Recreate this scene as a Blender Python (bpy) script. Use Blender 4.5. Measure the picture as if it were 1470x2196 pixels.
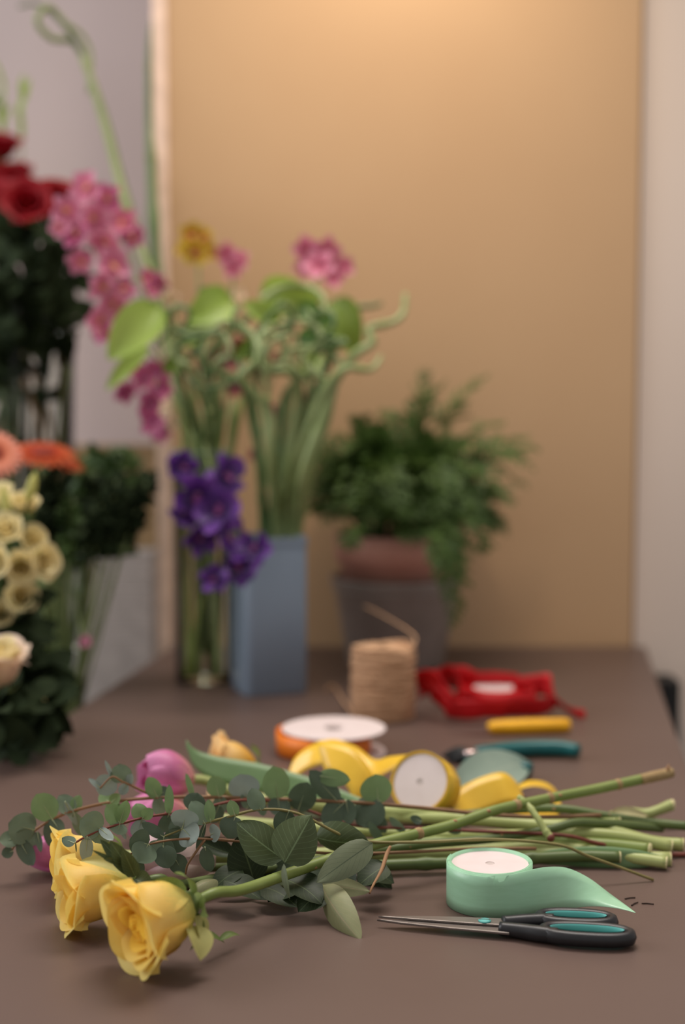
import bpy, math, random
from mathutils import Vector, Matrix
for o in list(bpy.data.objects): bpy.data.objects.remove(o)
SC = bpy.context.scene; COL = SC.collection
TZ = 0.75                                   # table top height
# ---------------- camera
F, TH, CH = 3050.0, math.radians(4.65), TZ + 0.43
CAM = Vector((0, 0, CH))
cd = bpy.data.cameras.new('camera'); cam = bpy.data.objects.new('camera', cd); COL.objects.link(cam)
cam.location = CAM; cam.rotation_euler = (math.pi/2 - TH, 0, 0)
cd.sensor_fit = 'VERTICAL'; cd.sensor_height = 36.0; cd.lens = F / 2196 * 36; cd.clip_start = 0.02
cd.dof.use_dof = True; cd.dof.focus_distance = 1.18; cd.dof.aperture_fstop = 2.15
SC.camera = cam
# ---------------- world, lights, exposure
w = bpy.data.worlds.new('world'); SC.world = w; w.use_nodes = True
w.node_tree.nodes['Background'].inputs[0].default_value = (1.0, 0.95, 0.93, 1)
w.node_tree.nodes['Background'].inputs[1].default_value = 0.49
def area(name, loc, target, sx, sy, power, col, spread=180):
    l = bpy.data.lights.new(name, 'AREA'); l.shape = 'RECTANGLE'; l.size = sx; l.size_y = sy; l.energy = power; l.color = col
    l.spread = math.radians(spread)
    o = bpy.data.objects.new(name, l); COL.objects.link(o); o.location = loc
    o.rotation_euler = (Vector(target) - Vector(loc)).to_track_quat('-Z', 'Y').to_euler(); return o
area('window_daylight', (-2.5, 1.45, 2.15), (0.2, 1.15, 0.75), 1.6, 1.6, 38, (0.96, 0.97, 1.0), 170)
area('ceiling_light', (0.15, 1.9, 2.75), (0.1, 1.0, 0.75), 1.3, 0.7, 14, (1.0, 0.93, 0.86), 105)
def spot(name, loc, target, power, col, ang, soft):
    l = bpy.data.lights.new(name, 'SPOT'); l.energy = power; l.color = col; l.spot_size = math.radians(ang); l.spot_blend = 1.0; l.shadow_soft_size = soft
    o = bpy.data.objects.new(name, l); COL.objects.link(o); o.location = loc; o.rotation_euler = (Vector(target)-Vector(loc)).to_track_quat('-Z', 'Y').to_euler()
spot('wall_lamp', (0.10, 2.15, 2.12), (0.12, 2.45, 1.55), 4.5, (1.0, 0.80, 0.55), 150, 0.06)
spot('added_board_wash', (0.05, 1.6, 2.55), (0.06, 2.45, 1.72), 34, (1.0, 0.83, 0.62), 72, 0.12)  # unseen second lamp, added for the broad warm fade down the board
SC.view_settings.view_transform = 'Standard'; SC.view_settings.look = 'None'; SC.view_settings.gamma = 1.0
SC.view_settings.exposure = 0.0; SC.view_settings.use_curve_mapping = False

# ---------------- helpers
def U(px, py, d):                           # point seen at photo position (px,py) at axial distance d
    a = (px - 735) / F * d; b = (1098 - py) / F * d
    return CAM + Vector((a, d*math.cos(TH) + b*math.sin(TH), -d*math.sin(TH) + b*math.cos(TH)))
def T(px, py, z=0.0):                       # point on the plane z above the table top
    k = (py - 1098) / F
    d = (CH - TZ - z) / (math.sin(TH) + k*math.cos(TH))
    return U(px, py, d)
def dep(px, py, z=0.0): return (CH - TZ - z) / (math.sin(TH) + (py-1098)/F*math.cos(TH))
def lin(c):
    return tuple((v/255/12.92 if v/255 <= 0.04045 else ((v/255+0.055)/1.055)**2.4) for v in c) + (1,)
_m = {}
def mat(name, c, rough=0.55, c2=None, scale=30, bump=0.0, metal=0.0, transl=0.0, spec=0.4, kind=None, bscale=None, c3=None, stretch=None, coat=0.0):
    if name in _m: return _m[name]
    m = bpy.data.materials.new(name); m.use_nodes = True; nt = m.node_tree; N = nt.nodes; L = nt.links
    b = N['Principled BSDF']; out = N['Material Output']
    b.inputs['Roughness'].default_value = rough; b.inputs['Metallic'].default_value = metal
    b.inputs['Specular IOR Level'].default_value = spec
    if coat: b.inputs['Coat Weight'].default_value = coat
    c2 = c2 or tuple(min(255, x*1.12) for x in c)
    tc = N.new('ShaderNodeTexCoord'); no = N.new('ShaderNodeTexNoise'); no.inputs['Scale'].default_value = scale; no.inputs['Detail'].default_value = 5
    src = tc.outputs['Object']
    if stretch:
        mp = N.new('ShaderNodeMapping'); mp.inputs['Scale'].default_value = stretch; L.new(src, mp.inputs[0]); src = mp.outputs[0]
    L.new(src, no.inputs['Vector'])
    rp = N.new('ShaderNodeValToRGB'); rp.color_ramp.elements[0].position = 0.3; rp.color_ramp.elements[1].position = 0.7
    rp.color_ramp.elements[0].color = lin(c); rp.color_ramp.elements[1].color = lin(c2); L.new(no.outputs['Fac'], rp.inputs[0])
    col = rp.outputs[0]
    def mix(a, bcol, fac, tp='MIX'):
        mx = N.new('ShaderNodeMix'); mx.data_type = 'RGBA'; mx.blend_type = tp
        L.new(a, mx.inputs[6])
        if isinstance(bcol, tuple): mx.inputs[7].default_value = bcol
        else: L.new(bcol, mx.inputs[7])
        if isinstance(fac, float): mx.inputs[0].default_value = fac
        else: L.new(fac, mx.inputs[0])
        return mx.outputs[2]
    def mth(op, a, bb=None):
        n = N.new('ShaderNodeMath'); n.operation = op
        for i, v in enumerate((a, bb)):
            if v is None: continue
            if isinstance(v, (int, float)): n.inputs[i].default_value = v
            else: L.new(v, n.inputs[i])
        return n.outputs[0]
    hgt = no.outputs['Fac']
    if kind in ('leaf', 'petal'):
        uv = N.new('ShaderNodeUVMap'); sx = N.new('ShaderNodeSeparateXYZ'); L.new(uv.outputs[0], sx.inputs[0])
        du = mth('ABSOLUTE', mth('SUBTRACT', sx.outputs[0], 0.5)); v = sx.outputs[1]
        if kind == 'leaf':
            rib = mth('LESS_THAN', du, 0.018)
            vv = mth('SUBTRACT', v, mth('MULTIPLY', du, 0.7))
            wv = mth('SINE', mth('MULTIPLY', vv, 52.0)); vn = mth('GREATER_THAN', wv, 0.965)
            col = mix(col, lin(c3 or c2), mth('MULTIPLY', vn, 0.35)); col = mix(col, lin(c3 or c2), mth('MULTIPLY', rib, 0.8))
            hgt = mth('SUBTRACT', no.outputs['Fac'], mth('MULTIPLY', mth('MAXIMUM', rib, vn), 0.6))
        else:                                # petals: colour of the petal itself from base to rim
            r2 = N.new('ShaderNodeValToRGB'); e = r2.color_ramp.elements
            e[0].position = 0.1; e[0].color = lin(c); e[1].position = 0.95; e[1].color = lin(c3 or c2)
            k = e.new(0.55); k.color = lin(c2); L.new(mth('ADD', v, mth('MULTIPLY', mth('SUBTRACT', no.outputs['Fac'], 0.5), 0.5)), r2.inputs[0]); col = r2.outputs[0]
    L.new(col, b.inputs['Base Color'])
    if bump:
        bp = N.new('ShaderNodeBump'); bp.inputs['Strength'].default_value = bump; bp.inputs['Distance'].default_value = 0.002
        if bscale:
            n2 = N.new('ShaderNodeTexNoise'); n2.inputs['Scale'].default_value = bscale; n2.inputs['Detail'].default_value = 4; L.new(src, n2.inputs['Vector']); hgt = n2.outputs['Fac']
        L.new(hgt, bp.inputs['Height']); L.new(bp.outputs[0], b.inputs['Normal'])
    if transl:
        tr = N.new('ShaderNodeBsdfTranslucent'); L.new(col, tr.inputs[0]); ms = N.new('ShaderNodeMixShader'); ms.inputs[0].default_value = transl
        L.new(b.outputs[0], ms.inputs[1]); L.new(tr.outputs[0], ms.inputs[2]); L.new(ms.outputs[0], out.inputs[0])
    _m[name] = m; return m
def glass(name, c, rough=0.02):
    m = bpy.data.materials.new(name); m.use_nodes = True; N = m.node_tree.nodes; L = m.node_tree.links
    tr = N.new('ShaderNodeBsdfTransparent'); tr.inputs[0].default_value = lin(c)
    gl = N.new('ShaderNodeBsdfGlossy'); gl.inputs['Roughness'].default_value = rough; gl.inputs[0].default_value = (1, 1, 1, 1)
    lw = N.new('ShaderNodeLayerWeight'); lw.inputs[0].default_value = 0.25
    mx = N.new('ShaderNodeMixShader'); L.new(lw.outputs['Fresnel'], mx.inputs[0]); L.new(tr.outputs[0], mx.inputs[1]); L.new(gl.outputs[0], mx.inputs[2])
    L.new(mx.outputs[0], N['Material Output'].inputs[0]); return m
def mesh(name, verts, faces, smooth=True, uvs=None):
    me = bpy.data.meshes.new(name); me.from_pydata([tuple(v) for v in verts], [], faces); me.update()
    if smooth:
        for p in me.polygons: p.use_smooth = True
    if uvs:
        ul = me.uv_layers.new(name='UVMap')
        for l in me.loops: ul.data[l.index].uv = uvs[l.vertex_index]
    return me
def thing(name, label, cat, loc, group=None):
    o = bpy.data.objects.new(name, None); COL.objects.link(o); o.location = loc; o.empty_display_size = 0.02
    o['label'] = label; o['category'] = cat
    if group: o['group'] = group
    return o
def tag(o, label, cat, group=None):
    o['label'] = label; o['category'] = cat
    if group: o['group'] = group
    return o
def root_of(p):
    v = Vector((0, 0, 0))
    while p is not None: v = v + p.location; p = p.parent
    return v
def obj(name, me, m, parent=None, local=False, label=None):
    o = bpy.data.objects.new(name, me); COL.objects.link(o)
    if len(me.materials) == 0: me.materials.append(m)
    elif me.materials[0] != m:
        o.material_slots[0].link = 'OBJECT'; o.material_slots[0].material = m
    if parent is not None:
        o.parent = parent
        if not local: o.location = -root_of(parent)
    if label: o['label'] = label
    return o
def solid(o, t, off=0.0):
    s = o.modifiers.new('thickness', 'SOLIDIFY'); s.thickness = t; s.offset = off; return o
def struct(name, me, m):
    o = obj(name, me, m); o['kind'] = 'structure'; return o
def join(parts):                             # parts: list of (verts, faces[, uvs])
    V, Fs, UVs = [], [], []
    for p in parts:
        n = len(V); V += list(p[0]); Fs += [tuple(i + n for i in f) for f in p[1]]
        UVs += list(p[2]) if len(p) > 2 and p[2] else [(0.5, 0.5)] * len(p[0])
    return V, Fs, UVs
def crom(P, n):                              # Catmull-Rom through the points, n steps per span
    P = [Vector(p) for p in P]
    if len(P) < 3: return [P[0].lerp(P[-1], i / n) for i in range(n + 1)]
    Q = [2*P[0]-P[1]] + P + [2*P[-1]-P[-2]]; out = []
    for i in range(1, len(Q) - 2):
        for k in range(n):
            t = k / n; a, b, c, d = Q[i-1], Q[i], Q[i+1], Q[i+2]
            out.append(0.5*((2*b)+(c-a)*t+(2*a-5*b+4*c-d)*t*t+(3*b-a-3*c+d)*t**3))
    out.append(P[-1]); return out
def tube(P, r, n=5, sides=8, nodes=0, seed=0, raw=False):
    pts = P if raw else crom(P, n); N = len(pts); rnd = random.Random(seed)
    rs = r if isinstance(r, (list, tuple)) else [r]
    def rad(t):
        x = t*(len(rs)-1); i = min(int(x), max(len(rs)-2, 0)); return rs[i] if len(rs) == 1 else rs[i]+(rs[i+1]-rs[i])*(x-i)
    nd = [rnd.randrange(2, max(3, N-2)) for _ in range(nodes)]
    V, Fs, UVs = [], [], []
    t0 = (pts[1]-pts[0]).normalized(); nrm = t0.orthogonal().normalized()
    for i, p in enumerate(pts):
        t = (pts[min(i+1, N-1)]-pts[max(i-1, 0)]);
        if t.length < 1e-9: t = t0.copy()
        t.normalize(); nrm = (nrm - t*nrm.dot(t)); nrm.normalize(); bi = t.cross(nrm)
        rr = rad(i/(N-1))*(1.22 if i in nd else 1.0)
        for k in range(sides):
            a = 2*math.pi*k/sides; V.append(p + (nrm*math.cos(a)+bi*math.sin(a))*rr); UVs.append((k/sides, i/(N-1)))
    for i in range(N-1):
        for k in range(sides):
            k2 = (k+1) % sides; Fs.append((i*sides+k, i*sides+k2, (i+1)*sides+k2, (i+1)*sides+k))
    Fs.append(tuple(reversed(range(sides)))); Fs.append(tuple(range((N-1)*sides, N*sides)))
    return V, Fs, UVs
def lathe(prof, c=(0, 0, 0), seg=40, cap=True, wob=0.0, M=None):
    V, Fs = [], []; c = Vector(c)
    for (r, z) in prof:
        for k in range(seg):
            a = 2*math.pi*k/seg; rr = r*(1+wob*math.sin(3*a+z*90)); v = Vector((rr*math.cos(a), rr*math.sin(a), z))
            V.append((M @ v if M else v) + c)
    for i in range(len(prof)-1):
        for k in range(seg):
            k2 = (k+1) % seg; Fs.append((i*seg+k, i*seg+k2, (i+1)*seg+k2, (i+1)*seg+k))
    if cap:
        Fs.append(tuple(reversed(range(seg)))); Fs.append(tuple(range((len(prof)-1)*seg, len(prof)*seg)))
    return V, Fs
def boxv(a, b, bev=0.0):
    x0, y0, z0 = a; x1, y1, z1 = b
    V = [(x, y, z) for z in (z0, z1) for (x, y) in ((x0, y0), (x1, y0), (x1, y1), (x0, y1))]
    return [Vector(v) for v in V], [(3, 2, 1, 0), (4, 5, 6, 7), (0, 1, 5, 4), (1, 2, 6, 5), (2, 3, 7, 6), (3, 0, 4, 7)]
def bevel(o, wd, seg=2):
    m = o.modifiers.new('bevel', 'BEVEL'); m.width = wd; m.segments = seg; return o
def ico(c, r, sq=(1, 1, 1), seg=10, rings=7):
    V, Fs = [], []; c = Vector(c)
    for i in range(1, rings):
        t = math.pi*i/rings
        for k in range(seg):
            a = 2*math.pi*k/seg; V.append(c+Vector((r*sq[0]*math.sin(t)*math.cos(a), r*sq[1]*math.sin(t)*math.sin(a), r*sq[2]*math.cos(t))))
    for i in range(rings-2):
        for k in range(seg):
            k2 = (k+1) % seg; Fs.append((i*seg+k, (i+1)*seg+k, (i+1)*seg+k2, i*seg+k2))
    n = len(V); V += [c+Vector((0, 0, r*sq[2])), c-Vector((0, 0, r*sq[2]))]
    for k in range(seg):
        k2 = (k+1) % seg; Fs.append((n, k, k2)); Fs.append((n+1, (rings-2)*seg+k2, (rings-2)*seg+k))
    return V, Fs
def leafv(base, tip, wid, normal=None, shape='round', cup=0.12, bend=0.06, roll=0.0, nu=6, nv=10, fold=0.0, seed=0):
    base, tip = Vector(base), Vector(tip); ax = tip-base; ln = ax.length; ax.normalize()
    n = Vector(normal) if normal is not None else (CAM-(base+tip)/2).normalized()
    n = n - ax*n.dot(ax); n.normalize()
    if roll: n = Matrix.Rotation(roll, 3, ax) @ n
    s = ax.cross(n); V, Fs, UVs = [], [], []; rnd = random.Random(seed); ph = rnd.random()*6
    for j in range(nv+1):
        v = j/nv
        if shape == 'round': wp = max(0.0, math.sin(math.pi*min(1, max(0, (0.04+0.96*v))**0.9)))**0.55
        elif shape == 'long': wp = max(0.0, math.sin(math.pi*v**0.7))**0.8
        else: wp = max(0.0, math.sin(math.pi*v**0.80))**0.62 * (1.0 if v < 0.6 else 1.0-0.9*(v-0.6)**2)
        wp = max(wp, 0.02)
        for i in range(nu+1):
            u = 2*i/nu-1
            V.append(base + ax*(v*ln) + s*(u*wp*wid/2) + n*((cup*u*u*wid*wp) + bend*ln*math.sin(math.pi*v) - abs(u)*fold*wid*wp + 0.015*wid*math.sin(5*v+3*u+ph)))
            UVs.append((i/nu, v))
    for j in range(nv):
        for i in range(nu): a = j*(nu+1)+i; Fs.append((a, a+1, a+nu+2, a+nu+1))
    return V, Fs, UVs
def leaf(name, parent, m, *a, **k):
    v = leafv(*a, **k); return obj(name, mesh(name, v[0], v[1], True, v[2]), m, parent)
def stripv(path, wvecs, n=8):
    """band: path = centre line points, wvecs = full width vectors at the points"""
    P = crom(path, n); W = crom(wvecs, n); V, Fs, UVs = [], [], []
    for i, (p, q) in enumerate(zip(P, W)):
        for k in range(5): V.append(p + q*(k/4-0.5)); UVs.append((k/4, i/len(P)))
    for i in range(len(P)-1):
        for k in range(4): a = i*5+k; Fs.append((a, a+1, a+6, a+5))
    return V, Fs, UVs
# ---------------- materials
M_table = mat('brown_laminate', (94, 75, 67), 0.42, (99, 80, 72), 5, 0.04, spec=0.35, bscale=400)
M_tan = mat('tan_board', (196, 160, 122), 0.5, (201, 166, 128), 3, 0.03, bscale=60)
M_pale = mat('pale_edge', (226, 198, 180), 0.5)
M_wall = mat('pinkish_plaster', (206, 190, 186), 0.8, (214, 199, 197), 2.2, 0.04, bscale=50)
M_wallr = mat('cream_plaster', (226, 208, 194), 0.75, (232, 215, 203), 1.5, 0.03, bscale=50)
M_floor = mat('floor_tiles', (90, 78, 70), 0.5)
M_black = mat('black_plastic', (14, 14, 14), 0.5)
M_grey = mat('grey_paint', (186, 180, 176), 0.6)
M_kraft = mat('kraft_card', (150, 126, 92), 0.8)
M_white = mat('white_card', (216, 199, 195), 0.6, (222, 206, 203), 40)
M_hub = mat('card_hub', (190, 176, 170), 0.7)
M_mint = mat('mint_satin', (170, 218, 180), 0.34, (176, 224, 188), 60, 0.05, transl=0.12, spec=0.6, bscale=900, stretch=(1, 1, 6))
M_yel = mat('yellow_satin', (236, 190, 48), 0.36, (242, 198, 58), 60, 0.05, transl=0.15, spec=0.6, bscale=900)
M_org = mat('orange_satin', (236, 122, 20), 0.45, (242, 130, 28), 60)
M_red = mat('red_ribbon', (196, 12, 22), 0.45, (214, 22, 30), 30, 0.3, transl=0.15, bscale=300)
M_steel = mat('brushed_steel', (116, 108, 102), 0.45, (132, 122, 116), 30, metal=0.7, stretch=(1, 30, 30))
M_grip = mat('black_grip', (30, 30, 32), 0.38, (36, 36, 38), 200)
M_teal = mat('teal_grip', (84, 158, 152), 0.45)
M_dteal = mat('dark_teal_handle', (10, 84, 84), 0.35)
M_ykn = mat('yellow_handle', (232, 168, 20), 0.4)
M_blue = mat('blue_enamel', (124, 138, 154), 0.38, (130, 145, 162), 4, spec=0.5)
M_zinc = mat('zinc_bucket', (144, 132, 124), 0.4, (164, 150, 142), 14, metal=0.2)
M_terra = mat('pink_terracotta', (206, 148, 130), 0.75, (216, 160, 142), 20, 0.1)
M_jute = mat('jute_twine', (186, 144, 108), 0.85, (206, 164, 128), 120, 0.4, bscale=500)
M_soil = mat('potting_soil', (40, 30, 24), 0.9)
G_clear = glass('clear_glass', (242, 247, 243)); G_water = glass('vase_water', (190, 205, 188))
M_stem = mat('rose_stem_green', (110, 126, 58), 0.45, (128, 142, 74), 40, 0.1)
M_stemd = mat('dark_rose_stem', (80, 96, 48), 0.45, (98, 112, 62), 40, 0.1)
M_tulst = mat('tulip_stem', (156, 164, 96), 0.4, (170, 178, 114), 20)
M_euc_st = mat('eucalyptus_stem', (122, 88, 58), 0.55, (140, 104, 72), 60)
M_redst = mat('red_stem', (104, 46, 34), 0.5, (122, 58, 42), 50)
M_knot = mat('stem_knot', (150, 112, 78), 0.7)
M_cut = mat('cut_stem_end', (196, 186, 140), 0.8)
M_euc = mat('eucalyptus_leaf', (108, 126, 102), 0.5, (122, 140, 116), 60, 0.1, transl=0.22, c3=(140, 156, 130))
M_eucb = mat('eucalyptus_blue', (136, 150, 142), 0.5, (150, 164, 156), 60, 0.1, transl=0.18, c3=(160, 174, 160))
M_eucd = mat('eucalyptus_dark', (80, 96, 76), 0.5, (94, 110, 90), 60, 0.1, transl=0.18, c3=(110, 124, 96))
M_eucg = mat('eucalyptus_green', (116, 142, 94), 0.5, (128, 154, 106), 60, 0.1, transl=0.3, c3=(146, 160, 116))
M_rl = mat('rose_leaf', (68, 80, 48), 0.48, (82, 94, 60), 50, 0.25, transl=0.15, spec=0.28, c3=(120, 140, 100), kind='leaf')
M_rld = mat('rose_leaf_shaded', (38, 50, 28), 0.5, (50, 62, 38), 50, 0.25, transl=0.08, spec=0.25, c3=(84, 98, 64), kind='leaf')  # darker green leaf copy, shade under the bouquet put into its colour
M_rlg = mat('rose_leaf_grey', (100, 110, 82), 0.45, (112, 120, 92), 50, 0.25, transl=0.12, c3=(66, 78, 56), kind='leaf')
M_rlp = mat('rose_leaf_under', (134, 136, 96), 0.55, (146, 148, 108), 50, 0.2, transl=0.2, c3=(164, 150, 116), kind='leaf')
M_tl = mat('tulip_leaf', (116, 148, 96), 0.4, (136, 164, 120), 12, 0.05, transl=0.25)
M_sep = mat('sepal_green', (104, 124, 62), 0.5, (124, 140, 78), 60, transl=0.2)
M_ysep = mat('pale_outer_petal', (178, 176, 104), 0.55, (200, 190, 120), 30, transl=0.25)
M_ypet = mat('yellow_petal', (220, 206, 108), 0.5, (253, 216, 92), 25, 0.06, transl=0.42, kind='petal', c3=(253, 224, 120))
M_ypin = mat('deep_yellow_petal', (250, 202, 52), 0.5, (253, 208, 62), 25, 0.06, transl=0.42, kind='petal', c3=(253, 218, 92))
M_ypal = mat('pale_yellow_petal', (214, 208, 118), 0.5, (252, 222, 120), 22, 0.06, transl=0.4, kind='petal', c3=(252, 230, 138))
M_peach = mat('peach_petal', (244, 186, 60), 0.5, (246, 206, 120), 25, 0.05, transl=0.3, kind='petal', c3=(246, 214, 160))
M_redp = mat('red_petal', (100, 6, 14), 0.55, (146, 10, 24), 25, 0.05, transl=0.2, kind='petal', c3=(160, 14, 30))
M_crp = mat('cream_petal', (204, 200, 118), 0.5, (234, 218, 152), 25, 0.05, transl=0.35, kind='petal', c3=(240, 224, 170))
M_blush = mat('blush_petal', (222, 190, 150), 0.5, (244, 212, 182), 25, 0.05, transl=0.3, kind='petal', c3=(246, 222, 200))
M_pink = mat('pink_tulip_petal', (222, 158, 152), 0.45, (214, 122, 168), 20, 0.04, transl=0.3, kind='petal', c3=(220, 144, 188))
M_ppale = mat('pale_pink_petal', (214, 190, 180), 0.5, (222, 198, 192), 20, 0.04, transl=0.3, kind='petal', c3=(224, 190, 196))
M_orp = mat('pink_orchid_petal', (204, 100, 130), 0.5, (214, 128, 156), 25, transl=0.3, kind='petal', c3=(226, 158, 184))
M_orm = mat('magenta_orchid_petal', (166, 64, 102), 0.5, (188, 90, 132), 25, transl=0.3, kind='petal', c3=(202, 116, 158))
M_lip = mat('orchid_lip', (214, 150, 110), 0.5)
M_plip = mat('plum_lip', (132, 60, 120), 0.5)
M_pur = mat('purple_orchid_petal', (58, 22, 84), 0.45, (90, 46, 128), 25, transl=0.25, kind='petal', c3=(128, 74, 166))
M_yfl = mat('yellow_orchid_petal', (190, 120, 50), 0.5, (206, 172, 50), 25, transl=0.3, kind='petal', c3=(200, 180, 60))
M_bam = mat('bamboo_green', (126, 142, 86), 0.4, (152, 164, 112), 20, 0.05)
M_bamd = mat('bamboo_dark', (78, 102, 56), 0.4, (100, 122, 74), 20, 0.05)
M_lime = mat('lime_spathe', (150, 178, 74), 0.4, (172, 196, 98), 14, transl=0.35, c3=(190, 206, 130))
M_fern = mat('fern_green', (56, 82, 32), 0.55, (86, 112, 50), 30, transl=0.2)
M_dfol = mat('dark_foliage', (30, 40, 24), 0.8, (46, 58, 34), 30, transl=0.1, spec=0.12)
M_mfol = mat('mid_foliage', (58, 82, 40), 0.5, (84, 106, 54), 30, transl=0.2)
M_ger = mat('orange_gerbera_petal', (176, 40, 24), 0.5, (200, 76, 34), 25, transl=0.3, kind='petal', c3=(210, 106, 56))
M_gers = mat('salmon_gerbera_petal', (226, 96, 70), 0.5, (238, 150, 110), 25, transl=0.3, kind='petal', c3=(240, 160, 140))
M_gdisk = mat('gerbera_disk', (120, 40, 24), 0.8, bump=0.5, bscale=200)

# ---------------- setting
struct('floor', mesh('floor', *boxv((-2.4, -0.6, -0.05), (2.4, 3.3, 0))), M_floor)
struct('wall_back', mesh('wall_back', *boxv((-2.4, 3.02, 0), (-0.2, 3.12, 3.2)), smooth=False), M_wall)
PY = T(735, 1385).y
xl, xr = U(374, 700, 2.47).x, U(1353, 700, 2.47).x
panel = thing('backboard', 'tall flat tan board standing behind the table, lit warm from above', 'board', (xl, PY, 0))
obj('board_face', mesh('board_face', *boxv((xl, PY, 0), (xr, PY+0.1, 3.0)), smooth=False), M_tan, panel)
struct('wall_right', mesh('wall_right', *boxv((xr+0.006, PY+0.014, 0), (2.4, PY+0.12, 3.2)), smooth=False), M_wallr)
bevel(obj('edge_strip', mesh('edge_strip', *boxv((xl-0.026, PY-0.004, 0), (xl-0.0005, PY+0.1, 3.0)), smooth=False), M_pale, panel, label='pale vertical edge strip'), 0.003)
# table: slightly skewed slab with legs
A, B = T(105, 1560), T(350, 1400); C_, D_ = T(1475, 1640), T(1390, 1400)
def edge(P, Q, y): return P.x + (Q.x-P.x)*(y-P.y)/(Q.y-P.y)
def tl(y): return edge(A, B, y)
def trr(y): return edge(C_, D_, y)
y0, y1 = 0.45, PY-0.006
table = thing('work_table', 'long dark brown laminate work table covered with flowers and ribbons', 'table', (0, 1.5, 0))
tv = [(tl(y0), y0), (trr(y0), y0), (trr(y1), y1), (tl(y1), y1)]
V = [Vector((x, y, z)) for z in (TZ-0.035, TZ) for (x, y) in tv]
bevel(obj('table_top', mesh('table_top', V, [(3, 2, 1, 0), (4, 5, 6, 7), (0, 1, 5, 4), (1, 2, 6, 5), (2, 3, 7, 6), (3, 0, 4, 7)], False), M_table, table), 0.002)
for (yy, s) in ((y0+0.08, 0), (y0+0.08, 1), (y1-0.1, 0), (y1-0.1, 1)):
    xx = tl(yy)+0.07 if s == 0 else trr(yy)-0.07
    bevel(obj('leg', mesh('leg', *boxv((xx-0.025, yy-0.025, 0), (xx+0.025, yy+0.025, TZ-0.0351)), smooth=False), M_table, table), 0.002)
# bench to the left with the vases
bz = 0.60
bench = thing('display_bench', 'low dark bench beside the left table edge carrying flower vases', 'bench', (-0.8, 2.0, 0))
bv = [(-1.3, 1.35), (tl(1.35)-0.012, 1.35), (tl(2.56)-0.012, 2.56), (-1.3, 2.56)]
V = [Vector((x, y, z)) for z in (bz-0.03, bz) for (x, y) in bv]
obj('bench_top', mesh('bench_top', V, [(3, 2, 1, 0), (4, 5, 6, 7), (0, 1, 5, 4), (1, 2, 6, 5), (2, 3, 7, 6), (3, 0, 4, 7)], False), M_table, bench)
for (xx, yy) in ((-1.25, 1.42), (-0.56, 1.42), (-1.25, 2.5), (-0.42, 2.5)):
    obj('leg', mesh('leg', *boxv((xx-0.02, yy-0.02, 0), (xx+0.02, yy+0.02, bz-0.0301)), smooth=False), M_table, bench)
# grey louvred cabinet and carton behind
gx0, gx1 = U(95, 1300, 2.68).x, U(338, 1300, 2.68).x; gz = U(250, 1180, 2.68).z; gy = U(250, 1180, 2.68).y
cab = thing('louvred_cabinet', 'pale grey louvred cabinet behind the bench, left of the tan board', 'cabinet', (gx0, gy, 0))
obj('body', mesh('body', *boxv((gx0, gy+0.012, 0), (gx1, gy+0.3, gz)), smooth=False), M_grey, cab)
nsl = 22; sh = (gz-0.35)/nsl
sm = None
for i in range(nsl):
    z = 0.35+i*sh
    V = [Vector((x, y, zz)) for x in (gx0+0.012, gx1-0.012) for (y, zz) in ((gy+0.0125, z), (gy+0.006, z+0.002), (gy+0.004, z+sh*0.85), (gy+0.0125, z+sh*0.9))]
    obj('slat', mesh('slat', V, [(0, 1, 5, 4), (1, 2, 6, 5), (2, 3, 7, 6), (3, 2, 1, 0), (4, 5, 6, 7)], False), M_grey, cab)
ctz = U(250, 960, 2.72).z
car = thing('carton', 'plain tan cardboard carton standing on the grey cabinet', 'box', (gx0+0.05, gy+0.03, gz))
bevel(obj('carton_body', mesh('carton_body', *boxv((gx0+0.04, gy+0.03, gz), (gx1+0.008, gy+0.26, ctz)), smooth=False), M_kraft, car), 0.002)
obj('flap', mesh('flap', *boxv((gx0+0.04, gy+0.028, ctz), (gx1+0.008, gy+0.14, ctz+0.003)), smooth=False), M_kraft, car)
# black unit beyond the right table edge
by0 = PY-0.075; bx0, bx1 = trr(by0+0.06)+0.012, U(1462, 1500, by0+0.03).x; bzz = U(1430, 1462, by0+0.03).z
bl = thing('black_cabinet', 'black cabinet beyond the right table edge, below the pale wall', 'cabinet', (bx0, by0, 0))
bevel(obj('body', mesh('body', *boxv((bx0, by0, 0.0), (bx1, by0+0.07, bzz)), smooth=False), M_black, bl), 0.004)
obj('door', mesh('door', *boxv((bx0+0.006, by0-0.006, 0.06), (bx1-0.006, by0-0.0001, bzz-0.012)), smooth=False), M_black, bl)

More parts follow.
